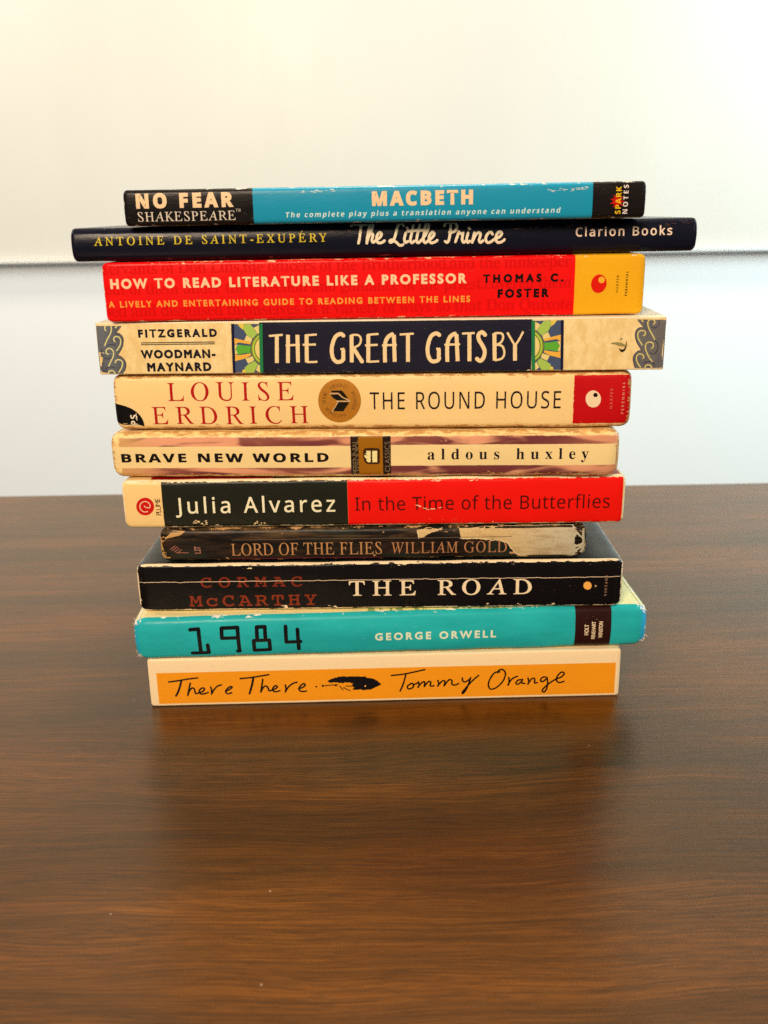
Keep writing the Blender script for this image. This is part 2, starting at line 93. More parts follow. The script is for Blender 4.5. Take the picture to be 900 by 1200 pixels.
 ('rh','medal','poly',[[(-3.09,11.6),(-3.15,10.73),(-3.29,9.88),(-3.51,9.03),(-3.81,8.21),(-4.18,7.43),(-4.63,6.68),(-5.14,5.98),(-5.71,5.34),(-6.35,4.75),(-7.03,4.23),(-7.75,3.79),(-8.52,3.41),(-9.31,3.12),(-10.12,2.91),(-10.95,2.79),(-11.79,2.75),(-12.62,2.8),(-13.44,2.93),(-14.24,3.15),(-15.02,3.45),(-15.76,3.83),(-16.46,4.29),(-17.11,4.82),(-17.71,5.41),(-18.24,6.06),(-18.72,6.77),(-19.12,7.52),(-19.44,8.31),(-19.69,9.14),(-19.86,9.99),(-19.95,10.85),(-19.96,11.72),(-19.89,12.58),(-19.73,13.44),(-19.5,14.28),(-19.19,15.09),(-18.81,15.87),(-18.36,16.61),(-17.84,17.29),(-17.26,17.93),(-16.63,18.5),(-15.95,19.01),(-15.23,19.44),(-14.47,19.8),(-13.69,20.08),(-12.88,20.29),(-12.07,20.41),(-11.24,20.44),(-10.42,20.39),(-9.61,20.26),(-8.82,20.05),(-8.06,19.75),(-7.32,19.38),(-6.63,18.93),(-5.98,18.42),(-5.39,17.84),(-4.85,17.2),(-4.38,16.5),(-3.98,15.76),(-3.64,14.98),(-3.39,14.16),(-3.21,13.32),(-3.1,12.47)]],(205,132,30),{'gold': 1}),
 ('rh','medal_book','stroke',0.45,[[(-15.09,14.5),(-12.08,14.61),(-10.81,13.16),(-9.01,12.22),(-7.58,11.68)],[(-12.7,11.46),(-7.59,11.37)],[(-11.92,11.32),(-14.47,7.22)]],(205,165,110),{}),
 ('rh','medal_book','poly',[[(-14.79,15.68),(-10.47,15.78),(-7.95,12.61),(-9.77,12.89),(-11.04,14.21),(-11.81,14.87),(-14.55,14.95)],[(-15.1,14.11),(-11.96,14.22),(-10.56,12.89),(-9.01,12.09),(-7.71,11.69),(-12.69,11.77),(-14.1,12.78)],[(-11.92,11.13),(-7.6,11.02),(-10.2,7.28),(-14.28,7.36)]],(28,22,14),{}),
 ('rh','medal_lettering','ring',[('NATIONAL',156,248),('BOOK',258,303),('AWARD',318,388),('WINNER',415,487)],(-11.51,11.66,6.15,1.35),(95,58,30),{}),
 ('rh','title','text','THE ROUND HOUSE','noto',(0.37,8.03,74.74,14.91),(35,25,25),{'asp': 0.72}),
 ('rh','emblem','poly',[[(90.05,11.66),(90.04,11.12),(89.96,10.6),(89.81,10.11),(89.6,9.65),(89.32,9.25),(88.99,8.9),(88.61,8.62),(88.2,8.42),(87.76,8.3),(87.3,8.26),(86.84,8.3),(86.39,8.43),(85.96,8.64),(85.55,8.92),(85.19,9.27),(84.87,9.69),(84.61,10.14),(84.41,10.64),(84.28,11.16),(84.22,11.7),(84.23,12.23),(84.31,12.75),(84.47,13.25),(84.68,13.7),(84.96,14.1),(85.29,14.45),(85.67,14.72),(86.08,14.92),(86.52,15.04),(86.97,15.08),(87.43,15.04),(87.88,14.91),(88.31,14.7),(88.71,14.42),(89.08,14.07),(89.39,13.67),(89.66,13.21),(89.86,12.71),(89.99,12.19)]],(250,205,150),{}),
 ('rh','emblem_spot','poly',[[(88.76,13.24),(88.76,13.1),(88.73,12.97),(88.69,12.84),(88.63,12.73),(88.54,12.63),(88.45,12.54),(88.34,12.47),(88.22,12.42),(88.09,12.39),(87.95,12.38),(87.82,12.39),(87.69,12.42),(87.56,12.47),(87.45,12.54),(87.34,12.63),(87.25,12.74),(87.17,12.85),(87.12,12.98),(87.08,13.11),(87.06,13.25),(87.07,13.39),(87.09,13.52),(87.14,13.64),(87.2,13.76),(87.28,13.86),(87.38,13.95),(87.49,14.02),(87.61,14.07),(87.74,14.1),(87.87,14.11),(88.0,14.1),(88.13,14.07),(88.26,14.01),(88.38,13.94),(88.48,13.85),(88.57,13.75),(88.65,13.63),(88.71,13.51),(88.75,13.37)]],(30,15,10),{}),
 ('rh','publisher_name','text','HARPER','sans',(93.52,7.88,94.59,15.92),(215,110,85),{'rot': 1}),
 ('rh','publisher_name','text','PERENNIAL','sans',(98.07,5.66,99.05,18.21),(235,160,120),{'rot': 1,'bold': 0.01}),
 ('rh','corner_mark','poly',[[(-103.11,1.49),(-102.28,10.86),(-101.65,10.84),(-100.37,10.74),(-99.12,10.54),(-97.91,10.25),(-96.75,9.87),(-95.67,9.41),(-94.65,8.86),(-93.73,8.24),(-92.9,7.55),(-92.18,6.8),(-91.57,5.99),(-91.08,5.14),(-90.71,4.24),(-90.47,3.32),(-90.36,2.38),(-90.38,1.42)]],(18,14,12),{}),
 ('rh','corner_lettering','text','P.S.','sansb',(-95.61,2.05,-92.91,7.0),(245,215,170),{'rot': 1}),
 ('bnw','title','text','BRAVE NEW WORLD','sansb',(-97.1,6.7,-13.28,10.42),(22,14,12),{'bold': 0.02,'asp': 1.45}),
 ('bnw','author_name','text','aldous huxley','serifb',(26.08,7.5,89.3,11.96),(30,22,25),{'asp': 0.95}),
 ('bnw','series_name','text','PERENNIAL','sans',(-3.71,1.44,-1.39,15.84),(120,95,60),{'rot': 1}),
 ('bnw','series_name','text','CLASSICS','sans',(9.13,2.24,11.13,15.01),(125,100,70),{'rot': 1}),
 ('bnw','emblem_frame','poly',[[(1.4,12.34),(3.55,12.47),(6.71,12.26),(7.2,11.68),(7.06,6.21),(6.48,5.63),(2.05,5.65),(1.05,6.59),(0.52,8.58),(0.64,11.6)]],(62,32,8),{}),
 ('bnw','emblem','poly',[[(1.6,11.25),(3.53,11.24),(3.43,6.41),(2.41,6.42),(1.63,7.29),(2.05,7.64),(1.31,8.34),(0.88,9.27),(1.34,9.5),(2.31,9.22),(1.47,10.09),(1.24,10.02),(2.11,10.62)],[(4.16,11.23),(6.15,11.22),(6.06,6.4),(4.06,6.41),(4.31,7.16),(3.95,7.63),(4.28,8.32),(3.98,9.03),(4.31,9.72),(3.96,10.31),(4.31,10.77)]],(255,215,135),{}),
 ('butter','emblem','poly',[[(-88.76,9.72),(-88.86,9.12),(-89.04,8.55),(-89.31,8.0),(-89.66,7.49),(-90.07,7.04),(-90.54,6.66),(-91.06,6.35),(-91.61,6.13),(-92.18,6.0),(-92.75,5.96),(-93.32,6.01),(-93.86,6.16),(-94.37,6.39),(-94.83,6.71),(-95.23,7.1),(-95.56,7.56),(-95.81,8.08),(-95.98,8.63),(-96.06,9.21),(-96.04,9.81),(-95.94,10.4),(-95.76,10.97),(-95.49,11.52),(-95.14,12.02),(-94.73,12.47),(-94.26,12.85),(-93.74,13.15),(-93.19,13.37),(-92.63,13.5),(-92.05,13.54),(-91.49,13.49),(-90.95,13.34),(-90.44,13.11),(-89.99,12.8),(-89.59,12.41),(-89.26,11.95),(-89.0,11.44),(-88.83,10.89),(-88.75,10.31)]],(205,22,18),{}),
 ('butter','emblem_swirl','stroke',0.38,[[(-92.73,10.01),(-92.53,9.67),(-91.63,9.27),(-90.72,9.16)],[(-91.55,7.62),(-92.96,7.44),(-94.17,8.26),(-94.57,9.71),(-93.89,11.23),(-92.32,11.93),(-90.97,11.48),(-90.34,10.27),(-90.67,9.18)]],(250,200,140),{'smooth': 1}),
 ('butter','publisher_name','text','PLUME','sans',(-88.19,5.95,-86.09,13.14),(75,40,20),{'rot': 1}),
 ('butter','author_name','text','Julia Alvarez','noto',(-80.11,6.58,-15.23,13.31),(250,222,170),{'bold': 0.01,'asp': 0.95}),
 ('butter','title','text','In the Time of the Butterflies','noto',(-7.19,6.9,95.43,12.58),(78,14,10),{'asp': 0.9}),
 ('flies','torn_patch','poly',[[(35.44,13.49),(39.14,13.47),(42.97,13.78),(46.33,14.18),(50.14,14.05),(53.53,14.65),(56.82,14.34),(60.44,15.0),(63.87,15.05),(69.5,14.93),(75.21,14.76),(81.01,14.92),(86.8,14.68),(86.6,11.13),(86.82,7.37),(86.89,3.57),(87.19,-0.17),(81.61,-0.21),(76.18,-0.11),(70.95,-0.21),(65.67,-0.56),(64.3,-0.16),(63.55,0.2),(62.83,0.84),(61.91,0.89),(61.5,1.26),(60.88,1.47),(60.13,1.66),(59.81,1.65),(59.49,2.05),(58.77,2.43),(58.07,2.99),(57.89,3.45),(57.35,3.89),(57.05,4.44),(56.58,4.85),(56.25,5.52),(56.13,6.0),(55.57,6.4),(55.66,6.66),(55.12,7.19),(54.63,7.46),(53.67,7.48),(52.98,7.92),(52.46,8.22),(51.0,8.08),(49.47,8.63),(47.81,8.61),(46.58,8.67),(45.4,8.96),(44.2,9.14),(43.17,9.28),(42.0,9.09),(41.18,9.53),(40.5,9.11),(39.23,8.91),(38.5,9.04),(37.82,9.17),(37.34,8.91),(36.7,9.08),(36.45,9.41),(36.05,10.28),(35.7,11.42),(35.71,12.19)],[(18.06,13.12),(19.15,13.28),(20.05,13.45),(20.85,13.4),(21.75,13.92),(23.51,14.03),(25.06,13.63),(26.97,13.41),(28.6,13.88),(28.56,13.16),(27.66,12.88),(27.48,13.22),(27.02,12.74),(26.44,12.56),(25.19,12.23),(24.24,12.12),(23.41,11.52),(22.96,11.52),(22.13,10.97),(21.68,10.75),(20.98,9.91),(20.86,10.27),(20.27,9.66),(19.11,9.84),(18.88,9.44),(18.73,10.5),(18.54,11.01),(18.73,12.33)]],(208,166,100),{'torn': 1}),
 ('flies','torn_patch','poly',[[(-87.78,12.64),(-82.06,13.8),(-76.81,13.61),(-78.69,12.03),(-84.67,10.62),(-86.58,8.91),(-87.36,9.42)],[(-87.87,8.93),(-87.01,9.42),(-85.46,1.42),(-86.43,1.06),(-87.4,3.57)]],(196,140,70),{'torn': 1}),
 ('flies','title','text','LORD OF THE FLIES','serif',(-58.21,2.84,3.77,8.17),(186,128,74),{'asp': 0.8}),
 ('flies','author_name','text','WILLIAM GOLD','serif',(7.54,2.95,55.02,7.97),(176,116,70),{'asp': 0.8}),
 ('flies','author_name','text','...','serif',(56.19,2.24,59.2,8.06),(205,145,95),{'raw': 0}),
 ('flies','torn_edge','stroke',0.3,[[(35.92,9.42),(36.81,9.3),(37.51,9.3),(38.53,9.16),(39.62,9.11),(40.43,9.35),(41.27,9.14),(41.89,9.3),(42.64,9.08),(43.19,9.24),(44.03,9.06),(44.41,8.95),(45.29,8.94),(45.95,8.78),(46.39,8.49),(47.34,8.97),(48.29,8.34),(49.06,8.24),(50.18,8.52),(50.45,8.5),(51.79,8.35),(52.24,8.35),(52.86,7.99),(53.39,7.67),(53.53,7.68),(53.91,7.49),(54.3,7.51),(55.17,7.16),(55.37,6.63),(55.52,6.79),(55.55,6.65),(55.84,6.36),(56.07,6.13),(55.91,5.91),(56.19,5.59),(56.43,5.46),(56.49,4.81),(56.62,4.73),(57.08,4.44),(56.97,4.55),(57.61,3.89),(57.65,3.74),(57.94,3.3),(57.96,3.28),(58.28,2.99),(58.46,2.92),(58.71,2.42),(58.87,2.2),(59.41,2.02),(59.5,1.84),(60.05,1.84),(60.22,1.55),(60.62,1.37),(60.79,0.93),(61.29,1.3),(61.49,0.96),(62.03,1.04),(62.55,0.9),(62.85,0.42),(63.7,0.41),(63.93,0.06),(64.32,0.06),(65.02,-0.2)],[(18.98,9.59),(18.99,9.98),(18.98,10.2),(18.75,10.45),(18.83,10.6),(18.76,10.88),(18.87,11.26),(18.61,11.42),(18.71,12.0),(18.51,11.94),(18.42,12.25),(18.33,12.33),(18.51,12.56),(18.6,12.84)]],(236,200,140),{}),
 ('flies','rule_line','poly',[[(-58.19,1.48),(3.54,1.47),(3.54,1.17),(-58.21,1.18)]],(120,30,55),{}),
 ('flies','rule_line','poly',[[(-57.65,9.91),(57.07,9.94),(57.07,9.72),(-57.66,9.69)]],(105,85,60),{}),
 ('flies','emblem','stroke',0.3,[[(-83.3,6.02),(-81.18,7.48)],[(-82.53,5.38),(-80.27,7.1)],[(-81.64,4.75),(-79.62,6.34)],[(-80.49,4.36),(-78.73,5.71)],[(-80.96,4.37),(-76.02,4.31)]],(165,100,75),{}),
 ('flies','publisher_name','text','LIT','sansb',(-73.4,3.96,-70.85,7.29),(160,105,80),{'rot': 1}),
 ('road','author_name','text','CORMAC','mono',(-74.06,10.81,-31.86,15.19),(125,42,20),{'bold': 0.01,'asp': 1.2}),
 ('road','author_name','text','McCARTHY','mono',(-79.5,2.16,-26.16,7.06),(135,48,22),{'bold': 0.01,'asp': 1.15}),
 ('road','title','text','THE ROAD','serif',(-12.58,6.19,63.07,12.93),(250,208,155),{'bold': 0.01,'asp': 1.15}),
 ('road','spine_crease','stroke',0.24,[[(-101.85,13.17),(-99.68,13.55),(-97.57,13.3),(-95.43,13.39),(-93.29,13.38),(-91.16,13.36),(-89.02,13.51),(-86.9,13.36),(-84.76,13.42),(-82.66,13.07),(-80.51,13.33),(-78.37,13.38),(-76.24,13.37),(-74.11,13.4),(-71.98,13.44),(-69.85,13.38),(-67.73,13.31),(-65.6,13.37),(-63.48,13.27),(-61.34,13.37),(-59.22,13.35),(-57.1,13.22),(-54.96,13.31),(-52.83,13.4),(-50.71,13.37),(-48.58,13.31),(-46.46,13.2),(-44.33,13.38),(-42.2,13.38),(-40.08,13.28),(-37.95,13.43),(-35.83,13.39),(-33.71,13.29),(-31.59,13.31),(-29.46,13.36),(-27.34,13.31),(-25.21,13.6),(-23.1,13.28),(-20.97,13.45),(-18.84,13.51),(-16.73,13.34),(-14.61,13.31),(-12.48,13.41),(-10.36,13.46),(-8.24,13.37),(-6.12,13.38),(-4.01,13.26),(-1.89,13.31),(0.23,13.36),(2.35,13.28),(4.47,13.39),(6.59,13.45),(8.7,13.33),(10.82,13.33),(12.94,13.4),(15.06,13.44),(17.17,13.36),(19.29,13.59),(21.4,13.32),(23.52,13.34),(25.63,13.52),(27.75,13.38),(29.86,13.46),(31.98,13.32),(34.09,13.56),(36.2,13.46),(38.32,13.33),(40.43,13.29),(42.54,13.57),(44.65,13.43),(46.77,13.36),(48.88,13.44),(50.99,13.26),(53.1,13.49),(55.21,13.36),(57.32,13.48),(59.43,13.28),(61.54,13.4),(63.65,13.43),(65.75,13.54),(67.87,13.26),(69.98,13.34),(72.09,13.34),(74.19,13.31),(76.3,13.37),(78.4,13.45),(80.51,13.47),(82.62,13.47),(84.73,13.29),(86.82,13.53),(88.93,13.46),(91.04,13.43),(93.15,13.39),(95.25,13.36),(97.35,13.51),(99.45,13.55)]],(236,196,148),{}),
 ('road','emblem','poly',[[(87.75,9.58),(87.74,9.3),(87.7,9.02),(87.61,8.76),(87.48,8.52),(87.32,8.3),(87.12,8.12),(86.91,7.97),(86.66,7.86),(86.41,7.8),(86.15,7.78),(85.88,7.81),(85.62,7.88),(85.37,7.99),(85.13,8.14),(84.92,8.33),(84.74,8.55),(84.59,8.8),(84.48,9.06),(84.4,9.34),(84.37,9.63),(84.38,9.91),(84.43,10.19),(84.52,10.45),(84.64,10.69),(84.81,10.91),(85.0,11.09),(85.22,11.24),(85.46,11.34),(85.71,11.41),(85.98,11.42),(86.24,11.4),(86.5,11.33),(86.75,11.22),(86.98,11.06),(87.19,10.88),(87.38,10.66),(87.53,10.41),(87.64,10.15),(87.72,9.87)]],(245,165,70),{}),
 ('road','emblem','poly',[[(89.11,9.94),(90.01,9.36),(89.16,8.81)]],(200,150,100),{}),
 ('road','publisher_name','text','VINTAGE','serif',(93.2,4.87,94.19,14.18),(190,140,100),{'rot': 1,'bold': 0.01}),
 ('orwell','title','stroke',1.6,[[(-83.78,14.04),(-80.42,14.2)],[(-80.35,14.26),(-80.06,3.16)],[(-83.62,3.08),(-76.79,3.19)],[(-76.79,3.19),(-77.01,6.85)],[(-70.83,14.29),(-64.23,14.35)],[(-70.83,14.29),(-70.9,9.77)],[(-70.9,9.77),(-64.22,9.83)],[(-64.23,14.35),(-64.03,3.31)],[(-64.8,3.34),(-63.85,3.44)],[(-56.29,14.3),(-52.92,14.39)],[(-52.92,14.39),(-52.86,9.02)],[(-56.29,14.3),(-56.29,8.93)],[(-57.81,8.33),(-51.29,8.46)],[(-51.29,8.46),(-51.24,3.76)],[(-51.24,3.76),(-57.79,3.51)],[(-57.79,3.51),(-57.81,8.33)],[(-44.31,14.38),(-44.29,7.26)],[(-44.29,7.26),(-38.3,7.34)],[(-39.42,12.95),(-39.22,3.71)]],(14,14,14),{}),
 ('orwell','author_name','text','GEORGE ORWELL','sans',(-7.26,6.64,43.44,10.16),(228,235,180),{'bold': 0.04}),
 ('orwell','publisher_name','text','HOLT','sansb',(80.62,6.51,82.37,11.47),(235,200,150),{'rot': 1}),
 ('orwell','publisher_name','text','RINEHART','sansb',(83.68,4.53,85.27,12.67),(235,200,150),{'rot': 1}),
 ('orwell','publisher_name','text','WINSTON','sansb',(86.66,5.07,88.29,12.61),(235,200,150),{'rot': 1}),
 ('tt','title','stroke',0.72,[[(-91.75,11.65),(-87.97,12.11),(-83.59,12.8),(-79.37,13.25)],[(-82.66,10.85),(-83.36,8.29),(-84.19,5.08)],[(-84.19,5.08),(-83.13,7.48),(-81.88,8.65),(-81.08,7.83),(-80.79,5.96),(-79.39,6.16),(-77.53,6.92),(-76.87,7.96),(-77.55,8.54),(-78.77,7.76),(-79.16,6.4),(-78.21,5.57),(-76.52,5.85),(-75.4,6.3)],[(-74.13,8.85),(-73.89,7.23),(-74.01,5.46)],[(-74.0,5.62),(-72.77,7.61),(-71.22,9.18),(-69.52,9.7)],[(-67.98,6.67),(-66.27,7.44),(-65.11,8.46),(-65.82,8.8),(-67.18,7.86),(-68.0,6.43),(-67.12,5.44),(-65.43,5.88)],[(-61.39,12.46),(-56.89,12.83),(-53.25,13.37),(-49.25,13.99)],[(-51.89,11.89),(-52.41,9.09),(-53.09,5.88)],[(-53.09,5.88),(-51.73,8.27),(-50.48,8.64),(-49.81,7.57),(-49.43,6.43),(-47.45,6.94),(-45.94,8.11),(-46.63,8.78),(-47.77,7.76),(-47.98,6.55),(-46.78,5.87),(-44.94,6.31)],[(-42.49,8.99),(-42.28,7.21),(-42.65,5.6)],[(-42.64,5.76),(-41.23,7.99),(-39.35,9.56),(-37.51,10.15)],[(-36.92,7.07),(-35.08,7.67),(-34.09,8.77),(-34.64,9.43),(-35.99,8.5),(-36.78,6.91),(-35.89,5.75),(-33.7,5.85)],[(-86.36,12.39),(-87.16,9.6),(-88.25,6.8),(-89.27,4.97)],[(-86.23,12.22),(-87.03,9.43),(-88.12,6.64),(-89.13,4.96)],[(-55.94,13.04),(-56.55,10.0),(-57.37,7.2),(-57.99,5.2)],[(-55.73,12.96),(-56.34,10.0),(-57.15,7.2),(-57.85,5.19)]],(20,12,8),{'smooth': 1}),
 ('tt','author_name','stroke',0.7,[[(2.69,12.28),(7.47,12.74),(12.8,13.78),(16.78,14.66)],[(8.8,12.71),(8.15,9.97),(7.23,7.04),(6.23,4.78)],[(10.53,7.94),(9.37,6.98),(9.71,5.78),(11.14,5.94),(12.04,7.11),(11.43,8.31),(10.44,7.94)],[(12.04,7.7),(13.65,8.35)],[(14.1,9.03),(14.35,7.34),(13.9,6.37)],[(13.9,6.57),(15.87,8.79),(16.76,8.57),(16.57,6.59)],[(16.57,6.59),(18.27,8.92),(19.34,8.7),(19.16,6.92),(20.76,6.88)],[(22.36,9.41),(22.72,7.82),(22.36,6.64)],[(22.36,6.84),(24.32,9.16),(25.38,8.74),(25.03,6.77)],[(25.03,6.77),(26.98,9.48),(28.32,9.25),(28.41,7.47),(29.66,7.04),(31.26,7.79)],[(32.76,10.32),(33.03,8.83),(34.28,8.5),(36.05,9.74)],[(36.31,10.42),(35.45,7.29),(34.32,4.54),(33.08,2.89),(32.9,3.59),(34.57,5.83),(37.21,9.02),(39.68,11.32)],[(48.71,12.85),(46.5,12.42),(44.59,9.52),(43.93,6.57),(45.03,4.66),(47.51,5.49),(50.13,8.39),(51.13,11.81),(50.02,13.8),(48.43,13.64),(47.83,12.38)],[(52.59,10.0),(52.82,7.82),(52.32,6.35)],[(52.31,6.55),(53.68,8.98),(55.26,10.13),(56.32,10.49)],[(57.69,8.88),(56.37,8.52),(55.68,7.25),(56.59,6.74),(57.99,7.89),(58.49,9.06)],[(58.32,8.86),(58.18,7.29),(59.53,7.05)],[(60.79,9.59),(61.2,7.8),(60.88,6.62)],[(60.87,6.82),(62.41,9.15),(63.66,9.12),(63.72,7.14),(64.87,7.31)],[(68.35,9.88),(66.85,9.63),(66.18,8.26),(67.27,7.74),(68.82,9.18)],[(68.99,9.57),(69.26,6.9),(68.99,4.43),(67.97,2.66),(67.05,3.48),(68.5,5.43),(70.67,7.36),(72.85,8.78),(75.04,9.71),(76.22,11.35),(74.95,11.98),(73.42,10.25),(72.96,8.29),(74.25,7.07),(76.2,7.61)]],(22,14,10),{'smooth': 1}),
 ('tt','feather','poly',[[(-24.84,9.78),(-24.37,10.59),(-23.78,10.78),(-23.19,11.13),(-22.97,11.47),(-22.07,11.42),(-21.33,12.03),(-20.72,11.78),(-19.88,12.43),(-19.34,12.23),(-18.55,12.46),(-18.07,12.31),(-17.68,12.55),(-16.52,12.19),(-15.78,12.31),(-14.89,12.3),(-14.2,12.33),(-12.98,12.24),(-11.41,12.27),(-10.4,12.09),(-9.38,12.14),(-9.14,12.06),(-8.24,12.17),(-8.02,11.45),(-7.39,11.52),(-6.91,11.39),(-6.27,11.2),(-5.89,11.32),(-5.37,10.98),(-4.82,10.77),(-4.38,10.73),(-3.96,10.14),(-3.35,10.04),(-3.16,9.5),(-2.58,9.16),(-2.16,8.67),(-1.66,8.16),(-2.01,7.84),(-2.45,7.81),(-2.99,7.42),(-3.46,7.15),(-3.98,7.02),(-5.07,6.42),(-5.56,6.17),(-6.45,5.71),(-6.88,5.9),(-7.73,5.79),(-8.42,5.78),(-9.26,5.49),(-9.92,5.71),(-10.7,6.11),(-11.46,5.88),(-12.37,5.88),(-12.97,5.8),(-13.43,6.09),(-13.96,5.97),(-14.25,6.11),(-14.24,6.13),(-13.87,6.36),(-13.43,6.88),(-13.2,6.97),(-13.3,7.23),(-13.6,7.08),(-14.03,7.72),(-14.44,7.94),(-14.18,8.12),(-14.06,8.21),(-14.01,8.76),(-13.21,8.68),(-13.91,8.89),(-14.25,9.0),(-14.96,9.39),(-15.48,9.44),(-16.16,9.46),(-16.69,9.41),(-17.17,9.57),(-17.92,9.13),(-18.19,9.18),(-18.36,9.11),(-18.7,9.45),(-19.14,9.26),(-19.9,9.38),(-20.46,9.66),(-20.88,9.53),(-21.59,9.77),(-22.08,9.66),(-22.57,9.59),(-23.08,9.51),(-23.46,9.49),(-23.9,9.79),(-24.06,9.88),(-24.41,10.36)],[(-28.91,7.8),(-29.0,7.57),(-29.23,7.43),(-29.5,7.43),(-29.72,7.59),(-29.79,7.83),(-29.7,8.06),(-29.47,8.2),(-29.2,8.19),(-28.98,8.04)],[(-26.07,8.13),(-26.18,7.82),(-26.45,7.63),(-26.78,7.64),(-27.03,7.84),(-27.12,8.16),(-27.01,8.47),(-26.74,8.66),(-26.42,8.65),(-26.16,8.45)]],(14,10,14),{}),
 ('tt','feather','stroke',0.42,[[(-25.79,8.17),(-23.16,8.42),(-20.33,8.57)],[(-19.35,7.78),(-18.57,6.72),(-17.99,6.03)],[(-17.75,7.15),(-16.37,6.08),(-14.97,5.59)],[(-16.73,7.8),(-14.31,7.65)],[(-21.56,8.15),(-20.75,7.99)]],(22,12,8),{}),
 ('tt','feather_spot','poly',[[(-8.17,7.57),(-8.25,7.34),(-8.43,7.2),(-8.66,7.2),(-8.84,7.35),(-8.9,7.59),(-8.83,7.83),(-8.64,7.97),(-8.42,7.97),(-8.24,7.81)]],(253,170,70),{}),
 ('prince','spine_scuff','stroke',0.1,[[(-20.7,9.14),(-19.68,9.18)],[(-20.45,9.62),(-19.77,9.63)],[(-10.69,10.52),(-9.81,10.52)],[(-14.18,9.89),(-13.45,9.87)],[(-14.09,9.91),(-12.92,9.87)],[(-10.29,10.46),(-9.3,10.5)],[(-17.95,9.84),(-17.15,9.91)],[(-11.69,10.0),(-10.75,10.01)],[(-21.25,9.35),(-20.33,9.37)],[(-14.06,9.61),(-12.84,9.66)],[(-21.86,9.35),(-20.99,9.43)],[(-11.21,10.24),(-10.35,10.23)],[(-20.3,9.68),(-19.37,9.63)],[(-21.6,9.33),(-20.41,9.41)]],(120,75,50),{}),
 ('prince','spine_scuff','stroke',0.1,[[(56.19,9.53),(57.07,9.51)],[(47.79,9.28),(48.97,9.28)],[(68.94,9.74),(69.79,9.71)],[(73.56,9.98),(75.02,9.91)],[(49.8,9.54),(50.85,9.46)],[(61.63,10.13),(62.61,10.1)],[(54.69,9.84),(56.25,9.92)],[(59.96,9.47),(61.37,9.49)],[(49.05,9.43),(50.06,9.31)],[(69.0,10.1),(70.34,10.0)],[(70.16,10.16),(71.08,10.16)],[(51.3,9.69),(52.74,9.68)],[(69.52,10.03),(70.61,10.06)],[(76.61,10.2),(77.61,10.12)],[(48.87,9.02),(50.19,9.05)],[(61.81,9.51),(63.1,9.56)],[(48.2,9.33),(49.45,9.35)],[(56.67,9.63),(57.75,9.63)],[(56.38,9.75),(57.91,9.89)],[(49.61,9.32),(51.19,9.29)],[(67.78,9.66),(69.24,9.6)],[(51.31,9.69),(52.15,9.72)],[(68.31,10.07),(69.73,10.06)],[(70.4,10.42),(71.32,10.41)],[(61.79,9.67),(63.08,9.72)],[(54.16,9.44),(55.25,9.31)]],(120,75,50),{}),
 ('prince','spine_scuff','stroke',0.1,[[(107.79,10.28),(108.7,10.24)],[(112.7,10.66),(113.51,10.75)],[(105.32,9.68),(106.32,9.67)],[(106.06,10.04),(107.21,10.02)],[(115.63,10.89),(116.47,10.9)],[(108.43,10.31),(109.64,10.28)],[(113.65,10.29),(114.8,10.33)],[(111.28,11.06),(112.28,11.09)],[(113.07,11.33),(114.03,11.33)],[(105.43,10.38),(106.32,10.27)],[(112.02,10.45),(112.94,10.54)],[(105.85,9.79),(106.77,9.78)]],(100,65,55),{}),
 ('macbeth','spine_scuff','stroke',0.14,[[(-24.07,11.17),(-23.37,11.15)],[(-30.15,10.9),(-29.48,10.85)],[(-29.73,11.41),(-29.01,11.31)],[(-25.07,11.33),(-24.27,11.36)],[(-26.71,11.12),(-25.84,11.11)],[(-24.85,11.39),(-24.04,11.48)],[(-29.31,10.86),(-28.67,10.86)],[(-29.4,11.18),(-28.83,11.17)],[(-21.09,11.38),(-20.61,11.35)],[(-24.65,11.62),(-23.77,11.63)],[(-25.24,10.88),(-24.6,10.91)],[(-23.14,10.94),(-22.37,10.88)],[(-18.91,11.07),(-18.39,11.03)],[(-19.44,11.89),(-18.7,11.86)],[(-25.65,11.06),(-25.05,10.97)],[(-26.25,11.01),(-25.55,11.08)],[(-18.25,11.2),(-17.56,11.17)],[(-18.61,11.86),(-17.99,11.84)],[(-22.9,11.17),(-22.37,11.14)],[(-25.43,10.82),(-24.72,10.81)],[(-18.94,11.6),(-18.1,11.51)],[(-23.77,11.29),(-23.11,11.31)]],(225,225,205),{}),
 ('macbeth','spine_scuff','stroke',0.14,[[(71.77,10.88),(72.4,10.97)],[(70.47,10.75),(71.31,10.77)],[(61.6,10.0),(62.58,9.97)],[(72.83,11.11),(73.93,11.13)],[(59.41,10.37),(60.16,10.35)],[(61.05,9.57),(62.01,9.56)],[(64.84,10.45),(65.81,10.46)],[(65.16,10.05),(66.01,10.09)],[(67.89,9.75),(69.09,9.91)],[(69.49,10.78),(70.23,10.8)],[(70.94,10.4),(72.06,10.39)],[(61.04,9.91),(61.78,9.88)],[(70.01,10.25),(70.95,10.26)],[(60.11,10.09),(60.75,10.25)],[(69.93,10.43),(70.73,10.37)],[(63.39,10.05),(64.16,10.07)],[(71.98,10.29),(73.21,10.21)],[(63.87,10.77),(64.67,10.77)],[(60.65,10.01),(61.28,10.1)],[(73.54,10.94),(74.32,10.91)],[(73.12,10.71),(73.97,10.66)],[(71.66,10.84),(72.39,10.74)],[(71.13,10.4),(72.3,10.43)],[(65.73,10.28),(66.9,10.24)],[(68.21,10.63),(69.07,10.53)],[(68.21,10.35),(69.26,10.33)]],(225,225,205),{}),
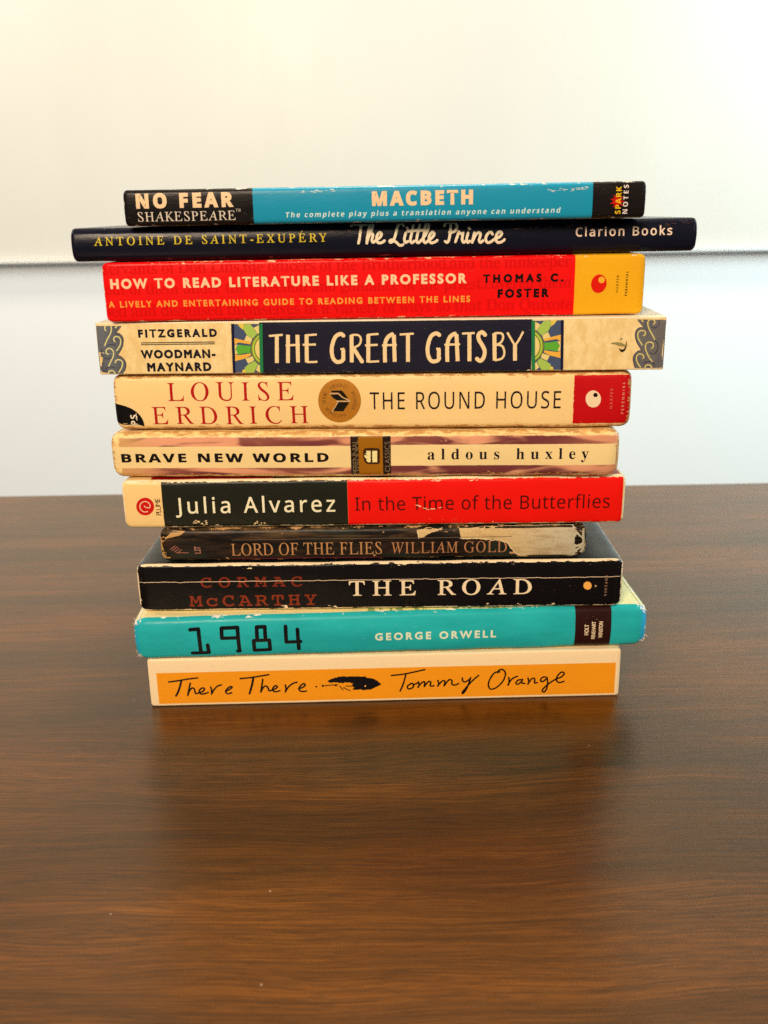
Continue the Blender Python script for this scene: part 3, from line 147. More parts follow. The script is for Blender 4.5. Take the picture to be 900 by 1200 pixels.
 ('butter','scratch','stroke',0.2,[[(20.25,7.78),(20.84,7.76)],[(17.76,8.87),(18.23,8.83)],[(18.43,8.75),(19.24,8.77)],[(18.98,8.39),(19.48,8.29)],[(18.63,8.35),(19.14,8.37)],[(17.37,9.13),(18.06,9.13)],[(17.37,9.1),(17.97,9.09)],[(18.13,8.94),(18.67,8.95)],[(20.84,7.46),(21.64,7.58)],[(20.98,7.61),(21.82,7.63)],[(18.71,8.32),(19.45,8.38)],[(19.08,8.56),(19.52,8.5)],[(18.2,8.79),(18.74,8.72)],[(21.02,7.56),(21.86,7.53)]],(245,190,140),{}),
 ('butter','scratch','stroke',0.2,[[(23.03,7.27),(23.74,7.15)],[(22.93,7.24),(23.93,7.38)],[(26.53,7.75),(27.43,7.71)],[(24.69,7.43),(25.26,7.38)],[(23.47,7.38),(24.16,7.33)],[(24.31,7.22),(25.26,7.22)],[(21.82,6.98),(22.79,6.98)],[(27.31,7.86),(27.94,7.9)],[(23.62,7.3),(24.49,7.29)],[(23.66,7.14),(24.21,7.12)]],(245,190,140),{}),
 ('butter','chipped_print','stroke',0.28,[[(-68.1,2.53),(-67.66,2.52)],[(-68.5,3.08),(-67.95,3.04)],[(-72.72,2.26),(-72.27,2.34)],[(-69.86,2.16),(-69.4,2.22)],[(-69.89,1.91),(-69.47,1.83)],[(-72.81,2.47),(-72.4,2.47)],[(-71.75,3.12),(-71.26,3.18)],[(-68.1,3.34),(-67.79,3.3)],[(-68.31,1.72),(-67.93,1.84)],[(-71.07,2.65),(-70.67,2.57)],[(-72.07,2.41),(-71.7,2.48)],[(-71.61,2.9),(-71.28,2.88)],[(-68.46,1.72),(-67.95,1.76)],[(-68.57,3.14),(-68.25,3.07)],[(-68.11,1.71),(-67.62,1.73)],[(-68.06,2.56),(-67.75,2.47)],[(-71.36,2.74),(-70.94,2.7)],[(-73.5,2.32),(-73.04,2.44)],[(-68.34,2.25),(-67.85,2.36)],[(-73.1,2.94),(-72.6,3.02)],[(-69.26,1.36),(-68.98,1.27)],[(-71.07,3.04),(-70.71,3.11)],[(-71.61,3.06),(-71.29,3.02)],[(-70.24,1.91),(-69.92,1.97)],[(-72.44,3.45),(-72.11,3.58)],[(-72.35,3.44),(-71.93,3.42)]],(250,200,130),{}),
 ('butter','chipped_print','stroke',0.25,[[(-47.38,2.2),(-47.08,2.19)],[(-48.35,1.73),(-47.83,1.83)],[(-48.19,1.84),(-47.9,1.72)],[(-47.38,2.33),(-47.08,2.33)],[(-45.85,1.47),(-45.43,1.45)],[(-48.65,1.48),(-48.21,1.59)],[(-44.41,1.65),(-43.96,1.64)],[(-45.76,2.09),(-45.32,1.98)],[(-47.42,2.03),(-47.14,1.94)],[(-45.67,2.04),(-45.31,2.0)],[(-48.31,2.13),(-47.79,2.16)],[(-44.61,2.09),(-44.13,2.1)],[(-46.6,1.17),(-46.17,1.16)],[(-47.44,2.74),(-46.95,2.83)]],(250,200,130),{}),
 ('bnw','crease_mark','stroke',0.16,[[(34.92,14.0),(35.18,13.92)],[(40.59,14.97),(40.97,15.13)],[(33.0,15.59),(33.35,15.51)],[(40.42,15.33),(40.77,15.39)],[(32.96,15.08),(33.23,15.03)],[(31.31,15.01),(31.64,15.04)],[(39.28,15.94),(39.65,15.96)],[(33.45,15.24),(33.75,15.13)],[(34.78,16.7),(35.1,16.59)],[(34.73,16.51),(35.03,16.56)],[(40.01,14.99),(40.3,14.98)],[(39.98,16.21),(40.34,16.15)],[(35.2,15.79),(35.45,15.76)],[(36.24,14.38),(36.51,14.46)]],(250,190,125),{}),
]

# ------------------------------------------------------------------ helpers
def lin(c):
    return tuple(((v/255)/12.92 if v/255 <= 0.04045 else (((v/255)+0.055)/1.055)**2.4) for v in c)
LF = (1.02, 0.86, 0.66)            # warm room light on print
def alb(c):
    return tuple(min(0.88, max(0.004, a/b)) for a, b in zip(lin(c), LF)) + (1,)

class NT:
    """short-hand for shader nodes"""
    def __init__(s, name):
        s.m = bpy.data.materials.new(name); s.m.use_nodes = True; s.t = s.m.node_tree; s.n = s.t.nodes
        s.b = s.n['Principled BSDF']
        tc = s.n.new('ShaderNodeTexCoord'); s.obj = tc.outputs['Object']
        mp = s.n.new('ShaderNodeVectorMath'); mp.operation = 'SCALE'; mp.inputs[3].default_value = 1000
        s.t.links.new(s.obj, mp.inputs[0]); s.mm = mp.outputs[0]
        sp = s.n.new('ShaderNodeSeparateXYZ'); s.t.links.new(s.mm, sp.inputs[0]); s.X, s.Y, s.Z = sp.outputs
    def M(s, op, a, b=None, c=None, clamp=False):
        k = s.n.new('ShaderNodeMath'); k.operation = op; k.use_clamp = clamp
        for i, v in enumerate((a, b, c)):
            if v is None: continue
            if isinstance(v, (int, float)): k.inputs[i].default_value = v
            else: s.t.links.new(v, k.inputs[i])
        return k.outputs[0]
    def noise(s, sx, sy, sz, detail=3, rough=0.55, seed=0.0, dist=0.0):
        v = s.n.new('ShaderNodeVectorMath'); v.operation = 'MULTIPLY_ADD'
        s.t.links.new(s.mm, v.inputs[0]); v.inputs[1].default_value = (sx, sy, sz); seed = seed + getattr(s, 'off', 0); v.inputs[2].default_value = (seed*13.7, seed*7.1, seed*3.3)
        k = s.n.new('ShaderNodeTexNoise'); k.inputs['Scale'].default_value = 1; k.inputs['Detail'].default_value = detail
        k.inputs['Roughness'].default_value = rough; k.inputs['Distortion'].default_value = dist
        s.t.links.new(v.outputs[0], k.inputs['Vector']); return k.outputs['Fac']
    def step(s, v, a, b):
        k = s.n.new('ShaderNodeMapRange'); k.interpolation_type = 'SMOOTHSTEP'
        s.t.links.new(v, k.inputs[0])
        lo, hi = (a, b)
        k.inputs[1].default_value = lo; k.inputs[2].default_value = hi; k.inputs[3].default_value = 0; k.inputs[4].default_value = 1
        if lo > hi: k.inputs[1].default_value = hi; k.inputs[2].default_value = lo; k.inputs[3].default_value = 1; k.inputs[4].default_value = 0
        return k.outputs[0]
    def mix(s, f, a, b, blend='MIX'):
        k = s.n.new('ShaderNodeMix'); k.data_type = 'RGBA'; k.blend_type = blend
        for sock, v in ((k.inputs[0], f), (k.inputs[6], a), (k.inputs[7], b)):
            if isinstance(v, (int, float)): sock.default_value = v
            elif isinstance(v, tuple): sock.default_value = v
            else: s.t.links.new(v, sock)
        return k.outputs[2]
    def out(s, col, rough=0.4, bump=None, bstr=0.2, bdist=0.0002, spec=0.5, coat=0.0):
        if isinstance(col, tuple): s.b.inputs['Base Color'].default_value = col
        else: s.t.links.new(col, s.b.inputs['Base Color'])
        if isinstance(rough, (int, float)): s.b.inputs['Roughness'].default_value = rough
        else: s.t.links.new(rough, s.b.inputs['Roughness'])
        s.b.inputs['Specular IOR Level'].default_value = spec
        s.b.inputs['Coat Weight'].default_value = coat
        s.b.inputs['Coat Roughness'].default_value = 0.2
        if bump is not None:
            k = s.n.new('ShaderNodeBump'); k.inputs['Strength'].default_value = bstr; k.inputs['Distance'].default_value = bdist
            s.t.links.new(bump, k.inputs['Height']); s.t.links.new(k.outputs[0], s.b.inputs['Normal'])
        return s.m

def link(name, verts, faces, mat=None, parent=None, smooth=False):
    me = bpy.data.meshes.new(name); me.from_pydata(verts, [], faces); me.update()
    o = bpy.data.objects.new(name, me); COL.objects.link(o)
    if mat:
        for q in (mat if isinstance(mat, list) else [mat]): me.materials.append(q)
    if parent: o.parent = parent
    if smooth:
        for p in me.polygons: p.use_smooth = True
    return o
def tag(o, label=None, cat=None, group=None, kind=None):
    for k, v in (('label', label), ('category', cat), ('group', group), ('kind', kind)):
        if v: o[k] = v
def empty(name, loc, rz=0.0):
    o = bpy.data.objects.new(name, None); COL.objects.link(o); o.location = loc; o.rotation_euler = (0, 0, rz); o.empty_display_size = 0.02
    return o
def box_bm(bm, x0, x1, y0, y1, z0, z1):
    v = [bm.verts.new((x, y, z)) for x in (x0, x1) for y in (y0, y1) for z in (z0, z1)]
    for f in ((0,1,3,2),(4,6,7,5),(0,4,5,1),(2,3,7,6),(0,2,6,4),(1,5,7,3)): bm.faces.new([v[i] for i in f])
def bm_obj(name, bm, mat, parent=None, bevel=0, seg=3):
    bmesh.ops.recalc_face_normals(bm, faces=bm.faces)
    if bevel: bmesh.ops.bevel(bm, geom=list(bm.edges), offset=bevel, segments=seg, affect='EDGES', profile=0.5)
    me = bpy.data.meshes.new(name); bm.to_mesh(me); bm.free(); me.materials.append(mat)
    o = bpy.data.objects.new(name, me); COL.objects.link(o)
    if parent: o.parent = parent
    return o

# ------------------------------------------------------------------ setting
def wall_material():
    n = NT('painted_wall'); a = n.noise(.004, .004, .004, 3); b = n.noise(.25, .25, .25, 4)
    c = n.mix(a, (0.82, 0.87, 0.90, 1), (0.85, 0.90, 0.93, 1))
    return n.out(c, 0.6, b, 0.15, 0.0006)
def board_material():
    n = NT('whiteboard_enamel'); a = n.noise(.006, .006, .003, 4); s = n.noise(.02, .02, .004, 4, seed=3)
    c = n.mix(a, (0.67, 0.665, 0.62, 1), (0.73, 0.725, 0.675, 1))
    return n.out(c, n.M('MULTIPLY_ADD', s, 0.12, 0.30), None, spec=0.4)
def alu_material():
    n = NT('anodised_aluminium'); a = n.noise(.02, .5, 3, 3)
    n.b.inputs['Metallic'].default_value = 0.55
    return n.out(n.mix(a, (0.62, 0.62, 0.61, 1), (0.72, 0.72, 0.70, 1)), 0.42)
def wood_material():
    n = NT('dark_wood_laminate')
    warp = n.noise(.004, .012, 0, 3, seed=5)
    y = n.M('MULTIPLY_ADD', warp, 34, n.Y)
    cb = n.n.new('ShaderNodeCombineXYZ'); n.t.links.new(n.X, cb.inputs[0]); n.t.links.new(y, cb.inputs[1])
    def nz(sx, sy, detail, seed, rough=0.6):
        v = n.n.new('ShaderNodeVectorMath'); v.operation = 'MULTIPLY_ADD'; n.t.links.new(cb.outputs[0], v.inputs[0])
        v.inputs[1].default_value = (sx, sy, 0); v.inputs[2].default_value = (seed, seed*2.3, seed*.7)
        k = n.n.new('ShaderNodeTexNoise'); k.inputs['Scale'].default_value = 1; k.inputs['Detail'].default_value = detail; k.inputs['Roughness'].default_value = rough
        n.t.links.new(v.outputs[0], k.inputs['Vector']); return k.outputs['Fac']
    broad = nz(.0030, .026, 4, 1.0, .55); mid = nz(.010, .22, 4, 8.0, .6); fine = nz(.03, .95, 3, 4.0, .7)
    pore = nz(.11, 2.5, 2, 11.0, .5); patch = nz(.006, .05, 3, 17.0)
    f = n.M('MULTIPLY_ADD', broad, .62, n.M('MULTIPLY_ADD', mid, .26, n.M('MULTIPLY', fine, .16)))
    r = n.n.new('ShaderNodeValToRGB'); n.t.links.new(f, r.inputs[0]); e = r.color_ramp
    e.elements[0].position = .40; e.elements[0].color = (.034, .0115, .0014, 1)
    e.elements[1].position = .70; e.elements[1].color = (.175, .0540, .0050, 1)
    q = e.elements.new(.48); q.color = (.056, .0182, .0018, 1)
    q = e.elements.new(.58); q.color = (.102, .0320, .0030, 1)
    pm = n.M('MULTIPLY', n.step(pore, .50, .57), n.step(patch, .25, .50))
    c = n.mix(n.M('MULTIPLY', pm, .45), r.outputs[0], (.012, .0042, .0012, 1))
    hair = n.step(nz(.012, 1.55, 1, 23.0, .4), .455, .50)
    hair2 = n.step(nz(.03, 3.1, 1, 29.0, .4), .50, .56)
    c = n.mix(n.M('MULTIPLY', hair2, .42), c, (.010, .0036, .0010, 1))
    c = n.mix(n.M('MULTIPLY', n.M('SUBTRACT', 1, hair), .36), c, (.014, .0050, .0012, 1))
    # a little dust
    vo = n.n.new('ShaderNodeTexVoronoi'); vo.inputs['Scale'].default_value = .055; n.t.links.new(n.mm, vo.inputs['Vector'])
    dust = n.M('LESS_THAN', vo.outputs['Distance'], .017)
    c = n.mix(n.M('MULTIPLY', dust, .6), c, (.45, .36, .26, 1))
    rough = n.M('MULTIPLY_ADD', fine, .08, .25)
    n.b.inputs['Specular Tint'].default_value = (1.0, .80, .52, 1)     # warm light put into the colour of the sheen
    bump = n.M('SUBTRACT', n.M('MULTIPLY', fine, .4), n.M('MULTIPLY', pm, .8))
    return n.out(c, rough, bump, 0.07, 0.0001, spec=0.66)

wall = bpy.data.objects
bm = bmesh.new(); box_bm(bm, -2.2, 2.2, 1.515, 1.615, -0.76, 2.0)
wl = bm_obj('wall', bm, wall_material()); wl['kind'] = 'structure'

wb = empty('whiteboard', (0, 1.513, 0.1117))
tag(wb, 'large blurred whiteboard with a thin metal bottom rail on the pale wall behind the books', 'whiteboard')
bm = bmesh.new(); box_bm(bm, -1.9, 1.9, -0.010, -0.001, 0.010, 1.25); bm_obj('board_panel', bm, board_material(), wb)
alu = alu_material()
bm = bmesh.new(); box_bm(bm, -1.9, 1.9, -0.024, 0.0, 0.003, 0.0095); bm_obj('marker_tray', bm, alu, wb, 0.002, 2)

tb = empty('table', (0, 0, 0))
tag(tb, 'dark brown wood grain table with a satin top carrying the whole stack of books', 'table')
bm = bmesh.new(); box_bm(bm, -0.95, 0.95, -0.46, 0.3277, -0.030, 0.0); bm_obj('table_top', bm, wood_material(), tb, 0.0025, 3)

# ------------------------------------------------------------------ flat printing: type, pen strokes, shapes
def union2d(verts, faces):
    if not faces: return [], []
    vs, es, fs, ov, oe, of = geometry.delaunay_2d_cdt([Vector(v) for v in verts], [], faces, 0, 1e-6)
    keep = [f for f, o in zip(fs, of) if o]
    return [(v.x, v.y) for v in vs], keep
def disc(vs, fs, c, r, n=10):
    b = len(vs); vs += [(c[0]+r*math.cos(2*math.pi*i/n), c[1]+r*math.sin(2*math.pi*i/n)) for i in range(n)]; fs.append(list(range(b, b+n)))
def spline(p, k=5):
    if len(p) < 3: return p
    q = [p[0]] + list(p) + [p[-1]]; out = []
    for i in range(1, len(q)-2):
        a, b, c, d = q[i-1:i+3]
        for j in range(k):
            t = j/k
            out.append(tuple(.5*((2*b[m]) + (c[m]-a[m])*t + (2*a[m]-5*b[m]+4*c[m]-d[m])*t*t + (3*b[m]-a[m]-3*c[m]+d[m])*t**3) for m in (0, 1)))
    out.append(p[-1]); return out
def ribbon(vs, fs, p, wd, flat=False):
    for (a, b) in zip(p, p[1:]):
        dx, dy = b[0]-a[0], b[1]-a[1]; l = math.hypot(dx, dy)
        if l < 1e-6: continue
        nx, ny = -dy/l*wd/2, dx/l*wd/2; k = len(vs)
        vs += [(a[0]+nx, a[1]+ny), (a[0]-nx, a[1]-ny), (b[0]-nx, b[1]-ny), (b[0]+nx, b[1]+ny)]; fs.append([k, k+1, k+2, k+3])
    for i, c in enumerate(p):
        if flat and i in (0, len(p)-1): continue
        disc(vs, fs, c, wd/2)
ALPH = {'sans': None, 'sansb': 0x1D5D4, 'noto': 0x1D5A0, 'serif': 0x1D434, 'serifb': 0x1D400, 'mono': 0x1D670}
SLANT = {'serif': 0.262}
def conv(s, style):
    a = ALPH[style]; r = ''
    for ch in s:
        if a and 'A' <= ch <= 'Z': r += chr(a+ord(ch)-65)
        elif a and 'a' <= ch <= 'z': r += chr(a+26+ord(ch)-97)
        elif style == 'serif' and ch == 'É': r += chr(a+4)
        else: r += ch
    return r
def glyphs(s, style, spacing=1.0):
    cu = bpy.data.curves.new('type', 'FONT'); cu.body = conv(s, style); cu.space_character = spacing; cu.resolution_u = 4
    o = bpy.data.objects.new('type', cu); COL.objects.link(o)
    me = o.to_mesh(); v = [(q.co.x, q.co.y) for q in me.vertices]; f = [list(p.vertices) for p in me.polygons]
    o.to_mesh_clear(); bpy.data.objects.remove(o); bpy.data.curves.remove(cu)
    return v, f
CAPH = {}
def cap(style):
    if style not in CAPH: CAPH[style] = max(y for x, y in glyphs('H', style)[0])
    return CAPH[style]
def embolden(v, f, e):
    """move the outline of each letter outwards by e"""
    cnt = {}
    for p in f:
        ar = sum(v[p[i]][0]*v[p[(i+1) % len(p)]][1]-v[p[(i+1) % len(p)]][0]*v[p[i]][1] for i in range(len(p)))
        p = p if ar > 0 else p[::-1]
        for a, b in zip(p, p[1:]+p[:1]):
            if (b, a) in cnt: cnt.pop((b, a))
            else: cnt[(a, b)] = 1
    nrm = {}
    for a, b in cnt:
        dx, dy = v[b][0]-v[a][0], v[b][1]-v[a][1]; l = math.hypot(dx, dy)
        if l < 1e-7: continue
        for k in (a, b): nrm.setdefault(k, []).append((dy/l, -dx/l))
    out = []
    for i, (x, y) in enumerate(v):
        q = nrm.get(i)
        if not q: out.append((x, y)); continue
        mx, my = sum(k[0] for k in q), sum(k[1] for k in q); l = math.hypot(mx, my)
        if l < 1e-4: out.append((x, y)); continue
        mx, my = mx/l, my/l; c = max(.62, mx*q[0][0]+my*q[0][1])
        out.append((x+mx*e/c, y+my*e/c))
    return out, f
def word(s, style, box, opt):
    u0, w0, u1, w1 = box
    if opt.get('rot'): W_, H_ = w1-w0, u1-u0
    else: W_, H_ = u1-u0, w1-w0
    W_, H_ = abs(W_), abs(H_)
    e = opt.get('bold', 0); ch = cap(style if ALPH[style] else 'sans') + 2*e
    sl = SLANT.get(style, 0); sh = opt.get('shear', 0) - sl
    def ext(v): 
        xs = [x+sh*y for x, y in v]; return min(xs)-e, max(xs)+e
    sy = H_/ch; asp = opt.get('asp', 1.0)
    v1, f = glyphs(s, style, 1.0); a = ext(v1); sp = 1.0
    if len(s) > 2:
        v2, f = glyphs(s, style, 2.0); b = ext(v2)
        per = (b[1]-b[0]) - (a[1]-a[0])
        sp = 1.0 + (W_/(sy*asp) - (a[1]-a[0]))/per if per > 1e-6 else 1.0
        sp = min(4.0, max(0.80, sp))
    v, f = glyphs(s, style, sp)
    if 'É' in s and style == 'serif':       # the accent over the E
        pass
    if e: v, f = embolden(v, f, e)
    a = ext(v); 
    if e: a = (a[0]+e, a[1]-e)
    sx = W_/(a[1]-a[0])
    if opt.get('raw'): sy = H_/max(1e-6, max(y for x, y in v)-min(y for x, y in v))
    p = [((x+sh*y-a[0])*sx, (y+e)*sy) for x, y in v]
    if 'É' in s and style == 'serif':
        k = glyphs(s[:s.index('É')], style, sp)[0]; k2 = glyphs(s[:s.index('É')+1], style, sp)[0]
        x0 = (ext(k)[1]-a[0])*sx; x1 = (ext(k2)[1]-a[0])*sx; c = (x0+x1)/2 + .25
        b = len(p); p += [(c-.25, H_*1.06), (c+.1, H_*1.06), (c+.75, H_*1.30), (c+.30, H_*1.33)]; f = f + [[b, b+1, b+2, b+3]]
    if opt.get('rot'): return [(u1 - y, w0 + x) for x, y in p], f
    return [(u0+x, w0+y) for x, y in p], f

def ink(name, c, **o):
    n = NT(name); a = n.noise(.9, .9, .9, 4); fine = n.noise(6, 6, 6, 2, seed=2)
    A = alb(c)
    d = tuple(x*.86 for x in A[:3])+(1,)
    if o.get('torn'):
        g = n.noise(.12, .1, .5, 5, .65, seed=4); t = n.step(n.X, 45, 84)
        base = n.mix(t, A, alb((186, 168, 128)))
        base = n.mix(n.M('MULTIPLY', n.step(g, .45, .66), .5), base, alb((158, 116, 66)))
        gr = n.noise(3, 3, 3, 3, seed=9)
        base = n.mix(n.step(gr, .55, .75), base, alb((120, 96, 60)))
        return n.out(base, .55, gr, .3, .0002)
    if o.get('gold'):
        n.b.inputs['Metallic'].default_value = .35
        return n.out(n.mix(n.noise(.5, .5, .5, 3), A, alb((178, 104, 20))), .4)
    if o.get('noisy'):
        g = n.noise(.25, .25, .12, 4, seed=6)
        return n.out(n.mix(n.step(g, .4, .7), A, alb((80, 74, 74))), .4)
    return n.out(n.mix(n.M('MULTIPLY', a, .8), A, d), .30, fine, .05, .0001, spec=.15)

MATS = {}
def ink_mat(c, **o):
    k = (tuple(c), tuple(sorted(o.items())))
    if k not in MATS: MATS[k] = ink('printed_ink', c, **o)
    return MATS[k]

# ------------------------------------------------------------------ book bodies
SPEC = {  # r corner radius, bul how far the spine bows out, dep page width, rnd end rounding (x, y), wob wobble
 'tt':      dict(r=0.9, bul=0.15, dep=135, rnd=(1.6, .9), wob=.05),
 'orwell':  dict(r=2.4, bul=1.7, dep=138, rnd=(6.0, 3.2), wob=.30),
 'road':    dict(r=1.4, bul=0.5, dep=131, rnd=(4.6, 2.6), wob=.30),
 'flies':   dict(r=2.0, bul=0.9, dep=108, rnd=(4.2, 2.2), wob=.34),
 'butter':  dict(r=1.8, bul=0.6, dep=133, rnd=(3.4, 2.0), wob=.30),
 'bnw':     dict(r=2.6, bul=0.6, dep=133, rnd=(5.0, 3.2), wob=.46),
 'rh':      dict(r=2.4, bul=0.7, dep=133, rnd=(4.6, 2.6), wob=.38),
 'gatsby':  dict(r=0.5, bul=0.1, dep=150, rnd=(.6, .3), wob=.04),
 'htr':     dict(r=1.2, bul=0.3, dep=134, rnd=(2.8, 1.7), wob=.15),
 'prince':  dict(r=2.4, bul=1.4, dep=160, rnd=(1.6, .8), wob=.06),
 'macbeth': dict(r=1.6, bul=0.5, dep=134, rnd=(1.8, 1.0), wob=.06),
}
def endf(S, L, x):
    d = L/2 - abs(x); R = S['rnd'][0]
    if d >= R: return 0.0
    t = 1 - max(0, d)/R
    return 1 - math.sqrt(max(0, 1 - t*t))
def surf_y(S, T, L, x, wz):
    """y of the spine's outer face at height wz"""
    r = S['r']; c = 2*wz/T - 1
    y = -S['bul']*(1 - c*c) + S['bul']*.35
    d = min(wz, T-wz)
    if d < r: y += r - math.sqrt(max(0, r*r - (r-max(0, d))**2))
    y += S['wob']*1.2*noise.noise(Vector((x*.035, wz*.09, T*7.3)))
    return y + endf(S, L, x)*S['rnd'][1]
def surf_z(S, T, L, x, wz):
    e = endf(S, L, x)*S['rnd'][1]*1.0
    z = T/2 + (wz - T/2)*(1 - 2*e/T)
    k = abs(2*wz/T-1)
    z -= math.copysign(1, wz-T/2)*k*S['wob']*max(0, .35+noise.noise(Vector((x*.06, (wz > T/2)*9.0, T*3.1))))
    return z
def make_cover(key, T, L, mat, parent):
    S = SPEC[key]; r = S['r']; D = S['dep']
    ws = []
    k = 6
    for i in range(k+1): ws.append(r*(1-math.cos(i/k*math.pi/2)))
    nm = 8
    for i in range(1, nm): ws.append(r + (T-2*r)*i/nm)
    for i in range(k+1): ws.append(T - r*(1-math.cos((k-i)/k*math.pi/2)))
    xs = []; nx = 70; R = S['rnd'][0]
    for i in range(6): xs.append(-L/2 + R*(1-math.cos(i/6*math.pi/2)))
    for i in range(nx+1): xs.append(-L/2+R + (L-2*R)*i/nx)
    for i in range(1, 7): xs.append(L/2 - R*(1-math.cos((6-i)/6*math.pi/2)))
    yd = [D, D*.75, D*.5, D*.3, D*.15, D*.06, 6, 4]
    prof = lambda x: ([(max(y, r+.01), surf_z(S, T, L, x, 0)) for y in yd] + [(surf_y(S, T, L, x, q), surf_z(S, T, L, x, q)) for q in ws] + [(max(y, r+.01), surf_z(S, T, L, x, T)) for y in reversed(yd)])
    th = .34; verts = []; m = None
    for x in xs:
        P = prof(x); m = len(P); inn = []
        for i, (y, z) in enumerate(P):
            a = P[max(0, i-1)]; b = P[min(m-1, i+1)]; dy, dz = b[0]-a[0], b[1]-a[1]; l = math.hypot(dy, dz) or 1
            inn.append((y + dz/l*th, z - dy/l*th))
        for (y, z) in P: verts.append((x*MM, y*MM, z*MM))
        for (y, z) in inn: verts.append((x*MM, y*MM, z*MM))
    F = []; st = 2*m
    for i in range(len(xs)-1):
        a, b = i*st, (i+1)*st
        for j in range(m-1):
            F.append((a+j, b+j, b+j+1, a+j+1)); F.append((a+m+j, a+m+j+1, b+m+j+1, b+m+j))
        F.append((a, a+m, b+m, b)); F.append((a+m-1, b+m-1, b+2*m-1, a+2*m-1))
    for a in (0, (len(xs)-1)*st):
        for j in range(m-1): F.append((a+j, a+j+1, a+m+j+1, a+m+j) if a == 0 else (a+j, a+m+j, a+m+j+1, a+j+1))
    o = link('cover', verts, F, mat, parent)
    bm = bmesh.new(); bm.from_mesh(o.data); bmesh.ops.recalc_face_normals(bm, faces=bm.faces); bm.to_mesh(o.data); bm.free()
    for p in o.data.polygons: p.use_smooth = True
    o.data.set_sharp_from_angle(angle=math.radians(50)) if hasattr(o.data, 'set_sharp_from_angle') else None
    return o
PAGE = None
def page_mat():
    global PAGE
    if PAGE is None:
        n = NT('page_edges'); l = n.noise(.02, .02, 9, 2, .7); s = n.noise(.05, .05, .2, 4, seed=3)
        c = n.mix(l, (.50, .39, .25, 1), (.72, .60, .42, 1)); c = n.mix(n.M('MULTIPLY', s, .4), c, (.46, .34, .2, 1))
        PAGE = n.out(c, .8, l, .6, .0003, spec=.2)
    return PAGE
def make_pages(key, T, L, parent):
    S = SPEC[key]; D = S['dep']; a = .45
    y0 = max(1.0, S['r']*.8+.6)
    bm = bmesh.new(); ins = .9 + S['rnd'][1]*.6
    nz = 10; nx = 24
    box_bm(bm, (-L/2+ins)*MM, (L/2-ins)*MM, y0*MM, (D-.8)*MM, a*MM, (T-a)*MM)
    bmesh.ops.subdivide_edges(bm, edges=[e for e in bm.edges if abs(e.verts[0].co.z-e.verts[1].co.z) > 1e-5], cuts=9)
    for v in bm.verts:
        if a*MM*1.01 < v.co.z < (T-a)*MM*.999:
            v.co.x += random.uniform(-.25, .25)*MM; v.co.y += random.uniform(-.15, .15)*MM*(1 if v.co.y > .05 else 0)
    return bm_obj('page_block', bm, page_mat(), parent)

CHIP = {'butter': 1.6, 'road': 2.2, 'bnw': 2.6, 'rh': 2.6, 'orwell': .9, 'flies': 2.5, 'htr': .9, 'gatsby': .5, 'tt': .3, 'prince': .8, 'macbeth': 1.0}
